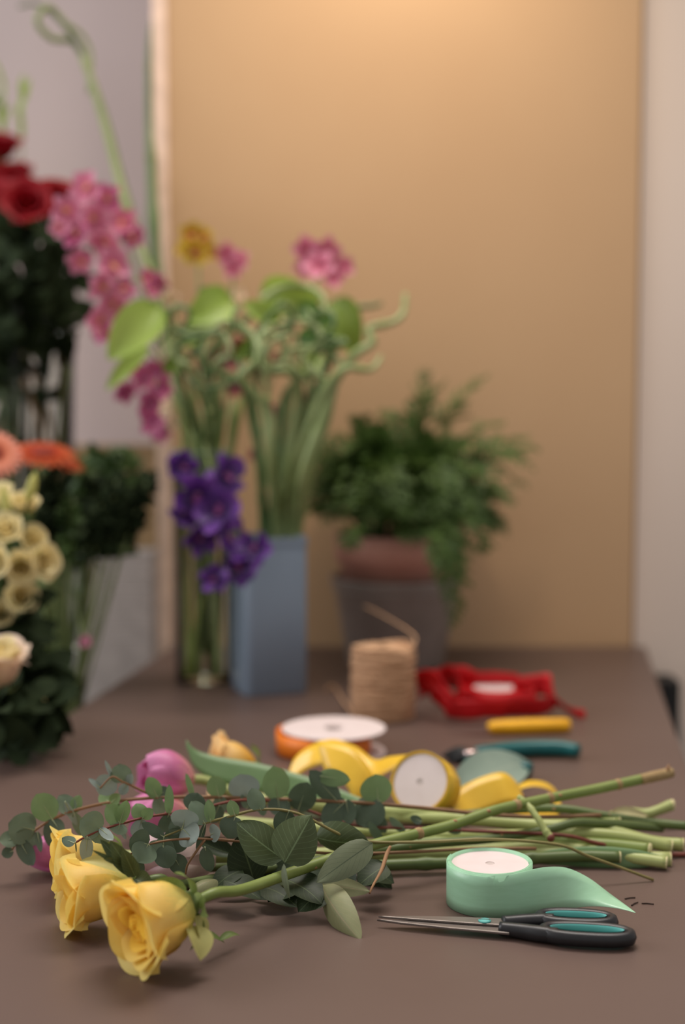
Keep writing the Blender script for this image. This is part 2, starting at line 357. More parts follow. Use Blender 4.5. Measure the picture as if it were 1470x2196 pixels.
# ---------------- mint ribbon roll
def disc_part(name, parent, m, c, r0, r1, z0, z1, M=None, seg=48, label=None):
    """ring or disc: outer radius r1, hole radius r0"""
    prof = [(r0, z0), (r1, z0), (r1, z1), (r0, z1), (r0, z0)] if r0 > 0 else [(0.0005, z0), (r1, z0), (r1, z1), (0.0005, z1)]
    v = lathe(prof, c, seg, cap=(r0 == 0), M=M); o = obj(name, mesh(name, v[0], v[1], False), m, parent, label=label); return o
mc = T(1051, 1936); H = 0.0368; R = 91/F*dep(1051, 1936)
mint = thing('ribbon_roll', 'roll of mint green satin ribbon with its tail pulled out, behind the scissors', 'ribbon', mc)
disc_part('core', mint, M_white, mc, 0.004, R*0.905, 0.0003, H-0.0022, label='pale pink card core')
disc_part('core_hub', mint, M_hub, mc, 0.0, 0.0045, 0.001, H-0.0026)
def windings(name, parent, m, c, ra, rb, z0, z1, turns, M=None, per=56, start=0.0, tail=None):
    V, Fs = [], []; n = int(turns*per); rnd = random.Random(3); off = [rnd.uniform(-0.0006, 0.0006) for _ in range(int(turns)+2)]
    for i in range(n+1):
        a = start+2*math.pi*i/per; t = i/n; r = ra+(rb-ra)*t; k = i/per; o1 = off[int(k)]*(1-(k % 1))+off[int(k)+1]*(k % 1)
        for z in (z0, z1+o1):
            v = Vector((r*math.cos(a), r*math.sin(a), z)); V.append((M @ v if M else v)+Vector(c))
    if tail:
        for (b, tp) in tail: V += [Vector(b), Vector(tp)]
    for i in range(len(V)//2-1): Fs.append((2*i, 2*i+2, 2*i+3, 2*i+1))
    o = obj(name, mesh(name, V, Fs), m, parent); return solid(o, 0.0004)
# wound ribbon, last turn leaves at the front and runs out to the right
tb = [T(1088, 1970), T(1125, 1968), T(1165, 1961), T(1215, 1950), T(1265, 1944), T(1310, 1946), T(1342, 1952), T(1364, 1958)]
tt = [(1088, 1878, .0), (1125, 1869, .001), (1168, 1860, .004), (1215, 1861, .013), (1262, 1882, .024), (1308, 1916, .024), (1340, 1939, .012), (1364, 1957, .001)]
bot = crom(tb, 6); tops = []
for (px, py, lean), b in zip(tt, tb):
    tops.append(U(px, py, (b-CAM).dot(Vector((0, math.cos(TH), -math.sin(TH))))+lean))
top = crom(tops, 6)
windings('wound_ribbon', mint, M_mint, mc, R*0.91, R, 0.0004, H, 5.75, start=0.0)
P = [b.lerp(t_, 0.5) for b, t_ in zip(bot, top)]
# tail: starts on the roll's skin at the left front and follows it round
st = []
for a in range(150, 267, 8):
    f = (a-150)/120; r = R+0.0006+0.0006*f; st.append((mc+Vector((r*math.cos(math.radians(a)), r*math.sin(math.radians(a)), 0.0004)), mc+Vector((r*math.cos(math.radians(a)), r*math.sin(math.radians(a)), H-0.0012*min(1, 3*f)))))
pairs = st+list(zip(bot, top))
V, Fs = [], []
for b, t_ in pairs:
    for k in range(5): V.append(b.lerp(t_, k/4))
for i in range(len(pairs)-1):
    for k in range(4): a = i*5+k; Fs.append((a, a+5, a+6, a+1))
solid(obj('ribbon_tail', mesh('ribbon_tail', V, Fs), M_mint, mint), 0.0004)

# ---------------- scissors
s0, s1 = T(808, 1972, 0.006), T(1366, 2008, 0.006); sx = (s1-s0); sx.z = 0; SL = sx.length; sx.normalize(); sy = Vector((-sx.y, sx.x, 0))
sc = thing('scissors', 'closed scissors with black handles lined in teal, lying before the mint ribbon', 'scissors', s0-Vector((0, 0, 0.006)))
def S(x, y, z): return Vector((s0.x, s0.y, TZ)) + sx*x + sy*y + Vector((0, 0, z))
def plate(poly, z0, z1):
    n = len(poly); V = [S(x, y, z0) for x, y in poly]+[S(x, y, z1) for x, y in poly]
    return V, [tuple(reversed(range(n))), tuple(range(n, 2*n))]+[(i, (i+1) % n, n+(i+1) % n, n+i) for i in range(n)]
bevel(obj('blade', mesh('blade', *plate([(0, 0.0), (0.02, -0.004), (0.06, -0.0085), (0.108, -0.0115), (0.112, 0.002), (0.075, 0.0035), (0.03, 0.002)], 0.0045, 0.0066), smooth=False), M_steel, sc), 0.0006)
bevel(obj('blade', mesh('blade', *plate([(0.001, 0.0012), (0.03, 0.0065), (0.07, 0.0115), (0.112, 0.014), (0.118, -0.001), (0.075, -0.001), (0.03, 0.0)], 0.0068, 0.0088), smooth=False), M_steel, sc), 0.0006)
v = lathe([(0.0002, 0.0), (0.0052, 0.0), (0.0052, 0.0008), (0.0038, 0.0014), (0.0002, 0.0016)], S(0.0875, 0.0045, 0.0088), 20); obj('pivot_screw', mesh('pivot_screw', *v), M_teal, sc, label='teal pivot screw')
obj('screw_slot', mesh('screw_slot', *plate([(0.083, 0.0041), (0.092, 0.0041), (0.092, 0.0049), (0.083, 0.0049)], 0.0103, 0.0106), smooth=False), M_steel, sc)
def handle(cx, cy, ax, ay, tilt, hz, shank):
    def ring(r, k, n=40):
        out = []
        for i in range(n):
            a = 2*math.pi*i/n; ca, sa = math.cos(a), math.sin(a)
            x = ax*math.copysign(abs(ca)**0.8, ca)*k; y = ay*math.copysign(abs(sa)**0.85, sa)*k
            x, y = x*math.cos(tilt)-y*math.sin(tilt), x*math.sin(tilt)+y*math.cos(tilt); out.append((cx+x, cy+y))
        return out
    n = 40; V, Fs = [], []
    # cross-section of the grip swept round the loop
    ins = ring(0, 1.0); sec = 8; wo = 0.0052; nrm = []
    for i in range(n):
        a, b = Vector(ins[(i+1) % n]), Vector(ins[i-1]); t = (a-b).normalized(); nrm.append(Vector((t.y, -t.x)))
    for i in range(n):
        for k in range(sec):
            a = 2*math.pi*k/sec; q = Vector(ins[i])+nrm[i]*(wo*math.cos(a)); V.append(S(q.x, q.y, hz+0.0062*math.sin(a)))
    for i in range(n):
        for k in range(sec): i2, k2 = (i+1) % n, (k+1) % sec; Fs.append((i*sec+k, i2*sec+k, i2*sec+k2, i*sec+k2))
    parts = [(V, Fs)]
    parts.append(tube([S(*p) for p in shank], [0.0055, 0.0062, 0.0066, 0.006], 6, 10))
    v = join(parts); h = obj('handle', mesh('handle', v[0], v[1]), M_grip, sc)
    V2, F2 = [], []
    for i in range(n):
        q = Vector(ins[i])-nrm[i]*0.0046
        q2 = Vector(ins[i])-nrm[i]*0.0058
        V2 += [S(q.x, q.y, hz-0.0045), S(q2.x, q2.y, hz-0.003), S(q2.x, q2.y, hz+0.004), S(q.x, q.y, hz+0.0052)]
    for i in range(n):
        i2 = (i+1) % n
        for k in range(3): F2.append((i*4+k, i*4+k+1, i2*4+k+1, i2*4+k))
    obj('handle_lining', mesh('handle_lining', V2, F2), M_teal, h, label='teal lining')
handle(SL-0.0385, -0.0055, 0.0335, 0.0118, 0.02, 0.0072, [(0.100, -0.0035, 0.0066), (0.118, -0.0065, 0.0066), (0.132, -0.0105, 0.007), (0.146, -0.0125, 0.0072)])
handle(SL-0.0475, 0.0235, 0.029, 0.0115, 0.05, 0.0072, [(0.102, 0.006, 0.0078), (0.118, 0.012, 0.0075), (0.132, 0.0165, 0.0072), (0.142, 0.0185, 0.0072)])

# ---------------- yellow ribbon roll with loose loops
yd = 1.425
yc = U(900, 1676, yd); ax = Vector((-0.40, -0.80, 0.44)).normalized(); MY = Vector((0, 0, 1)).rotation_difference(ax).to_matrix()
yr = 0.0318
yel = thing('ribbon_roll', 'roll of yellow satin ribbon with loose loops lying behind the bouquet', 'ribbon', yc-Vector((0, 0, 0.03)))
disc_part('core', yel, M_white, yc, 0.0035, yr*0.9, -0.032, -0.0015, MY, label='white card core')
disc_part('core_hub', yel, M_hub, yc, 0.0, 0.004, -0.03, -0.002, MY)
windings('wound_ribbon', yel, M_yel, yc, yr*0.91, yr, -0.034, 0.0, 4, MY)
# outermost, loosened turn
def yv(r, deg, z): a = math.radians(deg); return MY @ Vector((r*math.cos(a), r*math.sin(a), z)) + yc
def band(name, parent, m, pts, wv, n=8, th=0.0004):
    v = stripv(pts, wv, n); return solid(obj(name, mesh(name, v[0], v[1], True, v[2]), m, parent), th)
wf = -ax*0.036
q = Vector((-0.004, -0.030, -0.020))
band('loose_loop', yel, M_yel, [U(612, 1690, 1.50), U(630, 1650, 1.52), U(668, 1622, 1.535), U(712, 1612, 1.53), U(760, 1628, 1.525), U(805, 1648, 1.51), U(850, 1630, 1.50), U(895, 1617, 1.49)],
     [q, q, q*0.95, q*1.0, q*1.0, Vector((0, -0.03, -0.012)), Vector((0.012, -0.03, 0.0)), Vector((0.014, -0.028, 0.008))])
band('loose_loop', yel, M_yel, [U(690, 1628, 1.49), U(705, 1622, 1.485), U(745, 1640, 1.475), U(775, 1680, 1.465), U(780, 1725, 1.46)],
     [Vector((0.01, -0.03, -0.03)), Vector((0.008, -0.03, -0.026)), Vector((-0.008, -0.022, -0.03)), Vector((-0.02, -0.018, -0.022)), Vector((-0.024, -0.02, -0.014))])
band('loose_loop', yel, M_yel, [U(980, 1742, 1.43), U(1008, 1718, 1.45), U(1050, 1700, 1.46), U(1090, 1690, 1.465), U(1118, 1702, 1.475), U(1128, 1725, 1.48)],
     [Vector((.018, -.015, -.022)), Vector((.017, -.018, -.024)), Vector((.012, -.02, -.028)), Vector((.006, -.024, -.026)), Vector((0.003, -.028, -.012)), Vector((0.0, -.03, -0.004))])
band('loose_loop', yel, M_yel, [U(1108, 1690, 1.50), U(1140, 1680, 1.51), U(1175, 1686, 1.51), U(1198, 1708, 1.505), U(1192, 1736, 1.46), U(1140, 1746, 1.44), U(1090, 1750, 1.435)],
     [Vector((0, -.02, .002)), Vector((0, -.03, .002)), Vector((0, -.03, .0)), Vector((0, -.03, -.003)), Vector((0, -.032, -.002)), Vector((0, -.034, -0.002)), Vector((0, -.034, -0.002))])

# ---------------- orange ribbon spool
oc = T(716, 1613); orr = 111/F*dep(716, 1613)
org = thing('ribbon_spool', 'white spool of orange ribbon lying flat behind the yellow loops', 'ribbon', oc)
disc_part('bottom_flange', org, M_white, oc, 0.012, orr, 0.0, 0.0016, label='white flange')
disc_part('top_flange', org, M_white, oc, 0.012, orr, 0.0285, 0.0302, label='white flange')
disc_part('hub', org, M_hub, oc, 0.009, 0.013, 0.0017, 0.0284)
windings('orange_winding', org, M_org, oc+Vector((-0.0125, 0.0, 0)), 0.054, 0.0575, 0.002, 0.0275, 4)
# ---------------- red ribbon
rc = T(1062, 1520); rr = 0.050
red = thing('ribbon_roll', 'roll of red ribbon tangled in loose red folds with a white core', 'ribbon', rc)
disc_part('core', red, M_white, rc+Vector((0, 0, 0.0)), 0.004, 0.0295, 0.001, 0.030, label='white core')
windings('wound_ribbon', red, M_red, rc, 0.030, 0.047, 0.0, 0.031, 8)
rnd = random.Random(11)
def fold(seed, pts, w=0.026):
    rr_ = random.Random(seed); P = []; W = []
    for (x, y, z) in pts:
        P.append(U(x, y, z)); W.append(Vector((rr_.uniform(-0.4, 0.4), rr_.uniform(-0.6, 0.1), 1.0)).normalized()*w)
    band('loose_fold', red, M_red, P, W, 6)
fold(1, [(893, 1462, 1.93), (915, 1455, 1.92), (940, 1470, 1.9), (960, 1500, 1.89), (985, 1510, 1.88), (1010, 1500, 1.88)], 0.03)
fold(2, [(905, 1475, 1.95), (945, 1455, 1.97), (985, 1452, 1.98), (1020, 1462, 1.98), (1060, 1465, 1.98), (1110, 1466, 1.98)], 0.034)
fold(3, [(920, 1480, 1.9), (950, 1500, 1.88), (965, 1520, 1.87), (1000, 1522, 1.87), (1040, 1520, 1.86), (1090, 1520, 1.86)], 0.028)
fold(4, [(950, 1448, 1.95), (970, 1446, 1.94), (990, 1470, 1.92), (975, 1500, 1.91), (960, 1520, 1.9)], 0.03)
fold(5, [(1100, 1475, 1.95), (1140, 1470, 1.95), (1175, 1468, 1.95), (1190, 1490, 1.93), (1175, 1512, 1.9), (1130, 1518, 1.88), (1090, 1516, 1.87)], 0.03)
fold(6, [(1170, 1480, 1.94), (1190, 1500, 1.93), (1220, 1522, 1.91), (1240, 1530, 1.9), (1256, 1532, 1.89)], 0.012)
fold(7, [(985, 1475, 1.9), (1000, 1490, 1.88), (1050, 1512, 1.87), (1110, 1505, 1.87), (1150, 1490, 1.9), (1120, 1475, 1.95)], 0.022)
# ---------------- yellow knife, teal pruners
ka, kb = T(1047, 1560, 0.0098), T(1222, 1555, 0.0098)
kn = thing('florist_knife', 'small knife with a bright yellow handle in front of the red ribbon', 'knife', (ka+kb)/2-Vector((0, 0, 0.008)))
v = tube([ka, ka.lerp(kb, 0.1), ka.lerp(kb, 0.5), ka.lerp(kb, 0.92), kb], [0.005, 0.0085, 0.0095, 0.009, 0.007], 5, 12); obj('handle', mesh('handle', v[0], v[1]), M_ykn, kn)
kt = T(955, 1566, 0.004); dn = (kt-ka).normalized(); kp = Vector((-dn.y, dn.x, 0))*0.006
V = [ka-kp, ka+kp, kt+kp*0.1, ka-kp+Vector((0, 0, .0012)), ka+kp+Vector((0, 0, .0012)), kt+kp*0.1+Vector((0, 0, .0006))]
obj('blade', mesh('blade', V, [(0, 1, 2), (3, 5, 4), (0, 3, 4, 1), (1, 4, 5, 2), (2, 5, 3, 0)], False), M_steel, kn)
pr = thing('pruning_shears', 'dark teal handled pruning shears lying behind the yellow ribbon', 'shears', T(1080, 1625))
v = tube([T(1003, 1618, .011), T(1040, 1614, .011), T(1120, 1606, .011), T(1200, 1605, .011), T(1242, 1610, .011)], [0.006, 0.009, 0.010, 0.010, 0.008], 6, 10); obj('handle', mesh('handle', v[0], v[1]), M_dteal, pr)
v = tube([T(1003, 1622, .011), T(1040, 1632, .011), T(1090, 1644, .011), T(1140, 1650, .011)], [0.006, 0.0085, 0.0095, 0.008], 6, 10); obj('handle', mesh('handle', v[0], v[1]), M_dteal, pr)
v = tube([T(948, 1622, .008), T(965, 1618, .009), T(985, 1616, .010), T(1008, 1617, .011)], [0.001, 0.006, 0.009, 0.008], 6, 8); obj('blade', mesh('blade', v[0], v[1]), M_black, pr)
v = tube([T(962, 1630, .004), T(985, 1627, .006), T(1005, 1622, .009)], [0.002, 0.006, 0.007], 6, 8); obj('hook_blade', mesh('hook_blade', v[0], v[1]), M_black, pr)
v = lathe([(0.0003, 0), (0.009, 0), (0.009, 0.004), (0.006, 0.006), (0.0003, 0.0062)], T(1010, 1618, .018), 18); obj('pivot_bolt', mesh('pivot_bolt', *v), mat('chrome', (200, 180, 176), 0.2, metal=0.9), pr)
# ---------------- jute twine
jc = T(822, 1538); jr = 70/F*dep(822, 1538); jh = 0.098
tw = thing('twine_spool', 'spool of natural jute twine standing before the zinc bucket', 'twine', jc)
v = lathe([(0.008, 0.0), (jr*0.86, 0.0), (jr*0.93, jh*0.3), (jr*0.93, jh*0.85), (jr*0.8, jh*0.985), (0.008, jh*0.985)], jc, 32, cap=False); obj('wound_core', mesh('wound_core', *v), M_jute, tw)
rnd = random.Random(5)
for i in range(34):
    z0 = jh*(0.03+0.92*i/33); tilt = rnd.uniform(-0.32, 0.32); a0 = rnd.random()*6.28; pts = []
    for k in range(25):
        a = a0+2*math.pi*k/24; r = jr*(0.93+0.035*rnd.random())*(0.93+0.07*min(1, z0/jh/0.3))*(1-0.10*max(0, z0/jh-0.86)/0.14)
        pts.append(jc+Vector((r*math.cos(a), r*math.sin(a), max(0.003, min(jh, z0+tilt*r*math.cos(a-a0)*0.9)))))
    v = tube(pts, 0.0026, raw=True, sides=6); obj('twine_turn', mesh('twine_turn', v[0], v[1]), M_jute, tw)
v = tube([U(880, 1392, 1.885), U(892, 1372, 1.90), U(880, 1355, 1.93), U(840, 1330, 2.00), U(800, 1308, 2.06), U(782, 1300, 2.09)], 0.0013, 6, 6); obj('loose_strand', mesh('loose_strand', v[0], v[1]), M_jute, tw)
v = tube([T(757, 1530, .02), T(735, 1500, .0032), T(715, 1470, .0032), T(700, 1480, .0032)], 0.0016, 6, 6); obj('loose_strand', mesh('loose_strand', v[0], v[1]), M_jute, tw)
# ---------------- roses
_pc = {}
def petal_mesh(R, h, ha, flare, recurve, seed, base=0.18, nu=14, nv=12, ruffle=0.02):
    key = (R, h, ha, flare, recurve, seed, nu, nv)
    if key in _pc: return _pc[key]
    rnd = random.Random(seed); p1, p2, p3 = rnd.random()*6, rnd.random()*6, rnd.uniform(-0.25, 0.25)
    V, Fs, UVs = [], [], []
    for j in range(nv+1):
        v = j/nv
        for i in range(nu+1):
            u = 2*i/nu-1
            wv = 0.55+0.45*math.sin(min(1, v/0.6)*math.pi/2)
            phi = u*ha*wv*(1 if v < 0.7 else 1-0.10*((v-0.7)/0.3)**2)
            top = 1-0.20*abs(u)**3.2+0.018*math.sin(4*u+p1)
            z = h*(v*top)
            r = R*(base+(1-base)*math.sin(min(1, v/0.62)*math.pi/2)**0.8)
            k = max(0, (v-0.62)/0.38)
            r += flare*k**1.6*(1+0.3*math.sin(2*u+p2))
            rc = recurve*max(0, (v-0.74)/0.26)**2*(0.65+0.25*abs(u-p3))
            r += rc; z -= rc*0.7*k
            r += ruffle*math.sin(5*u+p1)*k**2 + 0.07*R*u*min(1, v*1.5)
            V.append(Vector((r*math.cos(phi), r*math.sin(phi), z))); UVs.append((i/nu, v))
    for j in range(nv):
        for i in range(nu): a = j*(nu+1)+i; Fs.append((a, a+1, a+nu+2, a+nu+1))
    _pc[key] = mesh('petal', V, Fs, True, UVs); return _pc[key]
def core_mesh():
    if 'core' in _pc: return _pc['core']
    V, Fs, UVs = [], [], []; n = 46
    for i in range(n+1):
        a = i*0.42; r = 0.05+0.0032*i
        for j in range(7):
            v = j/6; rr = r*(0.55+0.45*math.sin(min(1, v/0.6)*math.pi/2)) ; V.append(Vector((rr*math.cos(a), rr*math.sin(a), 0.10+0.72*v-0.0015*i*v))); UVs.append((0.5, 0.4+0.5*v))
    for i in range(n):
        for j in range(6): a = i*7+j; Fs.append((a, a+7, a+8, a+1))
    _pc['core'] = mesh('bloom', V, Fs, True, UVs); return _pc['core']
LAY = [  # count, R, h, half angle, flare, recurve, start
    (3, 0.20, 0.80, 1.25, 0.02, 0.02, 0.3), (3, 0.28, 0.86, 1.25, 0.03, 0.03, 1.2),
    (4, 0.36, 0.91, 1.15, 0.05, 0.05, 0.1), (4, 0.44, 0.95, 1.1, 0.07, 0.09, 0.6), (5, 0.52, 0.93, 1.02, 0.08, 0.13, 0.2)]
def bloom(parent, head, axis, L, mats, seed=0, layers=None, wide=1.0, spin=0.0, sepals=True, nu=14):
    o = obj('bloom', core_mesh(), mats[2], parent, local=True)
    q = Vector((0, 0, 1)).rotation_difference(Vector(axis).normalized())
    o.rotation_mode = 'QUATERNION'; o.rotation_quaternion = q; o.location = Vector(head)-root_of(parent); o.scale = (L*wide, L*wide, L)
    rnd = random.Random(seed); LL = layers or LAY
    for li, (n, R, h, ha, fl, rc, st) in enumerate(LL):
        m = mats[2] if li < 2 else (mats[1] if li < len(LL)-1 else mats[0])
        for k in range(n):
            me = petal_mesh(R, h, ha, fl, rc, li*7+(k+seed) % 3, nu=nu, nv=nu)
            p = obj('petal', me, m, o, local=True); p.rotation_euler = (rnd.uniform(-0.04, 0.04), rnd.uniform(-0.04, 0.04), spin+st+2*math.pi*k/n+rnd.uniform(-0.12, 0.12))
            s = rnd.uniform(0.96, 1.04); p.scale = (s, s, rnd.uniform(0.95, 1.03))
    if sepals:
        for k in range(5):
            a = spin+2*math.pi*k/5; c, s = math.cos(a), math.sin(a)
            v = leafv((0.12*c, 0.12*s, 0.0), (0.60*c, 0.60*s, 0.16+0.12*rnd.random()), 0.26, (0, 0, -1), 'ovate', 0.1, 0.16, nu=4, nv=7)
            obj('sepal', mesh('sepal', v[0], v[1], True, v[2]), M_sep, o, local=True)
        v = lathe([(0.01, -0.16), (0.10, -0.12), (0.16, -0.02), (0.20, 0.06), (0.1, 0.1)], (0, 0, 0), 14); obj('rose_hip', mesh('rose_hip', *v), M_sep, o, local=True)
    return o
def rose(label, headpx, axis, L, mats, stem, sm, sr, seed=0, spin=0.0, wide=1.0, knots=4, group=None, layers=None):
    axis = Vector(axis).normalized(); head = U(*headpx)
    t = thing('rose', label, 'rose', head, group)
    bloom(t, head, axis, L, mats, seed, layers, wide, spin)
    P = [head-axis*(0.10*L), head-axis*(0.35*L)]+[U(*p) for p in stem]
    v = tube(P, [sr*0.85, sr, sr, sr*1.05], 7, 10, 0, seed); s = obj('stem', mesh('stem', v[0], v[1], True, v[2]), sm, t)
    pts = crom(P, 7); rnd = random.Random(seed+50)
    for k in range(knots):
        i = int(len(pts)*(0.35+0.6*(k+rnd.random()*0.7)/knots)); i = min(i, len(pts)-2); p = pts[i]
        side = Vector((rnd.uniform(-1, 1), -0.7, rnd.uniform(-0.4, 1))).normalized()
        v = ico(p+side*sr*0.82, sr*0.42, (1.3, 1, 0.9), 8, 6); obj('knot', mesh('knot', *v), M_knot, s)
    e = pts[-1]; dr = (pts[-1]-pts[-2]).normalized(); MM = Vector((0, 0, 1)).rotation_difference(dr).to_matrix()
    v = lathe([(0.0003, -0.0006), (sr*1.03, -0.0006), (sr*1.0, 0.0008), (0.0003, 0.001)], e, 12, M=MM); obj('cut_end', mesh('cut_end', *v), M_cut, s)
    return t, s
YM = (M_ypal, M_ypet, M_ypin)
r1, r1s = rose('front yellow rose facing the camera, nearest of the yellow roses', (412, 1936, 1.085), (-0.76, -0.63, -0.12), 0.066, YM,
     [(520, 1908, 1.130), (630, 1870, 1.18), (800, 1812, 1.235), (960, 1772, 1.28), (1060, 1738, 1.31), (1160, 1716, 1.34), (1290, 1690, 1.37), (1440, 1657, 1.40)], M_stem, 0.0047, 1, 0.5, 0.81, 7)
r2, r2s = rose('second yellow rose in profile with greenish outer petals, behind the front rose', (286, 1896, 1.156), (-0.92, -0.36, -0.08), 0.066, YM,
     [(380, 1898, 1.19), (520, 1872, 1.25), (700, 1842, 1.29), (900, 1812, 1.30), (1060, 1798, 1.32), (1180, 1778, 1.33), (1240, 1764, 1.34), (1330, 1768, 1.36), (1420, 1776, 1.38)], M_stemd, 0.0043, 2, 1.1, 0.66, 6)
r3, r3s = rose('third yellow rose half hidden behind the eucalyptus twig tip', (262, 1846, 1.232), (-0.96, -0.20, 0.02), 0.067, YM,
     [(360, 1862, 1.25), (480, 1858, 1.275), (640, 1842, 1.32), (820, 1830, 1.33), (980, 1822, 1.34), (1110, 1812, 1.35), (1260, 1800, 1.36), (1390, 1826, 1.33)], M_stemd, 0.0045, 3, 0.2, 0.66, 5)
r4, r4s = rose('peach and yellow rose behind the pink tulips, farthest of the bouquet roses', (552, 1651, 1.515), (-0.95, -0.12, 0.12), 0.056, (M_peach, M_peach, M_ypin),
     [(640, 1705, 1.47), (800, 1738, 1.43), (960, 1748, 1.41), (1120, 1735, 1.40), (1210, 1735, 1.39), (1290, 1748, 1.385), (1380, 1762, 1.38), (1480, 1772, 1.37)], M_stemd, 0.0043, 4, 0.9, 0.9, 5)
# pale greenish outer petals of the first two roses
def extra(name, parent, m, *a, **k): return leaf(name, parent, m, *a, **k)
extra('outer_petal', r2, M_ysep, U(284, 1872, 1.14), U(172, 1846, 1.125), 0.016, (0.1, -0.6, 0.8), 'long', 0.25, 0.10)
extra('outer_petal', r1, M_ysep, U(405, 1985, 1.065), U(430, 2060, 1.05), 0.026, (0.75, -0.6, 0.1), 'ovate', 0.2, 0.12)
extra('outer_petal', r1, M_ysep, U(415, 1965, 1.07), U(425, 2040, 1.075), 0.024, (0.95, -0.2, 0.1), 'ovate', 0.2, 0.1)
# drooping sepal on the table beside the front rose
extra('sepal', r1, M_sep, U(432, 2005, 1.085), U(482, 2022, 1.105), 0.010, (0, -0.5, 1), 'long', 0.2, 0.05)
extra('sepal', r1, M_sep, U(470, 2018, 1.10), U(514, 2006, 1.115), 0.007, (0, -0.5, 1), 'long', 0.2, 0.15)
for (a, b, w_) in [((285, 1878, 1.125), (215, 1800, 1.12), 0.011), ((282, 1870, 1.12), (236, 1803, 1.105), 0.014), ((290, 1880, 1.12), (262, 1818, 1.105), 0.013), ((275, 1862, 1.12), (196, 1822, 1.105), 0.004), ((290, 1885, 1.13), (330, 1905, 1.12), 0.018), ((270, 1850, 1.115), (222, 1842, 1.105), 0.006)]:
    extra('sepal', r2, M_rl, U(*a), U(*b), w_, None, 'ovate', 0.25, 0.06)
# rose leaves (px base, px tip, depth base/tip, width px, material)
def rl(par, b, t, w_, m, roll=0.0, cup=0.1, bend=0.06, fold=0.0, shape='ovate', nrm=None):
    B_, T_ = U(*b), U(*t); return leaf('rose_leaf', par, m, B_, T_, w_/F*b[2], nrm, shape, cup, bend, roll, 8, 12, fold, seed=int(b[0]))
rl(r1s, (611, 1850, 1.165), (668, 1748, 1.185), 104, M_rl, 0.15, 0.02, 0.03, 0.22)
rl(r1s, (607, 1843, 1.175), (508, 1764, 1.195), 84, M_rl, -0.3, 0.1, 0.05, 0.1)
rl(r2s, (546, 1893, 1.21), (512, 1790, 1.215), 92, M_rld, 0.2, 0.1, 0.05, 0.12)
rl(r1s, (799, 1808, 1.195), (679, 1893, 1.165), 66, M_rlg, 0.1, -0.08, 0.05, -0.05)
rl(r1s, (676, 1795, 1.235), (792, 1806, 1.225), 74, M_rl, 0.5, -0.25, 0.10, 0.05)
rl(r2s, (690, 1898, 1.185), (774, 2018, 1.13), 70, M_rlp, 0.35, -0.22, 0.10, 0.10)
rl(r2s, (690, 1897, 1.19), (794, 1912, 1.18), 42, M_rlp, -0.3, 0.1, 0.05, 0.15)
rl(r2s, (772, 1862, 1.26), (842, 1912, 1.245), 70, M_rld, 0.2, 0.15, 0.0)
rl(r1s, (609, 1852, 1.16), (622, 1928, 1.15), 16, M_rlg, 0.6)
rl(r2s, (476, 1888, 1.205), (398, 1922, 1.175), 36, M_rlp, 0.7, -0.3, 0.16)
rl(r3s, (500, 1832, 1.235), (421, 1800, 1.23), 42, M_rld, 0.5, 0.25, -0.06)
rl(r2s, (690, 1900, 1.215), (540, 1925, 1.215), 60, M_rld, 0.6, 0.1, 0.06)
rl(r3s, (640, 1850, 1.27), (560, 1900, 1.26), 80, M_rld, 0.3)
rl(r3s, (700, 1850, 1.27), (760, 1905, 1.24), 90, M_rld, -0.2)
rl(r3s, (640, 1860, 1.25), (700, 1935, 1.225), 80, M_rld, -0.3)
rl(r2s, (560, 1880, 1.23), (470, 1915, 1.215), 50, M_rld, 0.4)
rl(r4s, (700, 1725, 1.47), (640, 1745, 1.44), 60, M_rl, 0.4)
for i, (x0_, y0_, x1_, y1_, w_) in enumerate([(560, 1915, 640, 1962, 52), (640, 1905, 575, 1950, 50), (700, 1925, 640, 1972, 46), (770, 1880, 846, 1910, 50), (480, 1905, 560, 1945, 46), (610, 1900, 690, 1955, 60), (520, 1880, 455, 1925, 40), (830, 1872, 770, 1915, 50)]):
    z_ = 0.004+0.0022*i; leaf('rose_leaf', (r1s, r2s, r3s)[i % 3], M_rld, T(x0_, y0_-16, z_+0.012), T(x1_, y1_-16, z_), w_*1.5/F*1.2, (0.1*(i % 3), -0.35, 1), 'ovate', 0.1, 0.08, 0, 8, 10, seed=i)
v = tube([U(838, 1815, 1.225), U(830, 1832, 1.22), U(818, 1868, 1.205), U(800, 1900, 1.19), U(793, 1916, 1.185)], [.0012, .0018, .0016, .0010, .0008], 5, 8); obj('side_twig', mesh('side_twig', v[0], v[1]), M_knot, r1s)
M_bark = mat('dry_bark', (146, 120, 80), 0.8, (166, 140, 98), 90, 0.3, bscale=300)
v = tube([U(1376, 1672, 1.385), U(1400, 1666, 1.39), U(1425, 1660.5, 1.396), U(1441, 1656.8, 1.4005)], [0.0049, 0.0054, 0.0053, 0.0051], 6, 10); obj('bark_end', mesh('bark_end', v[0], v[1]), M_bark, r1s)
v = tube([U(1432, 1653, 1.395), U(1436, 1640, 1.395)], [0.002, 0.001], 3, 6); obj('thorn', mesh('thorn', v[0], v[1]), M_knot, r1s)
_cr = crom([U(*p) for p in [(630, 1870, 1.18), (800, 1812, 1.235), (960, 1772, 1.28), (1060, 1738, 1.31), (1160, 1716, 1.34), (1290, 1690, 1.37), (1440, 1657, 1.40)]], 12)
for px_ in (905, 1105, 1178, 1330):
    i = min(range(len(_cr)), key=lambda k: abs(735+_cr[k].x/((_cr[k]-CAM).dot(Vector((0, math.cos(TH), -math.sin(TH)))))*F-px_)); dr_ = (_cr[i+1]-_cr[i]).normalized()
    v = lathe([(0.0044, -0.004), (0.0053, -0.0012), (0.0055, 0.0008), (0.0044, 0.004)], _cr[i], 12, M=Vector((0, 0, 1)).rotation_difference(dr_).to_matrix()); obj('node', mesh('node', *v), M_bark, r1s)
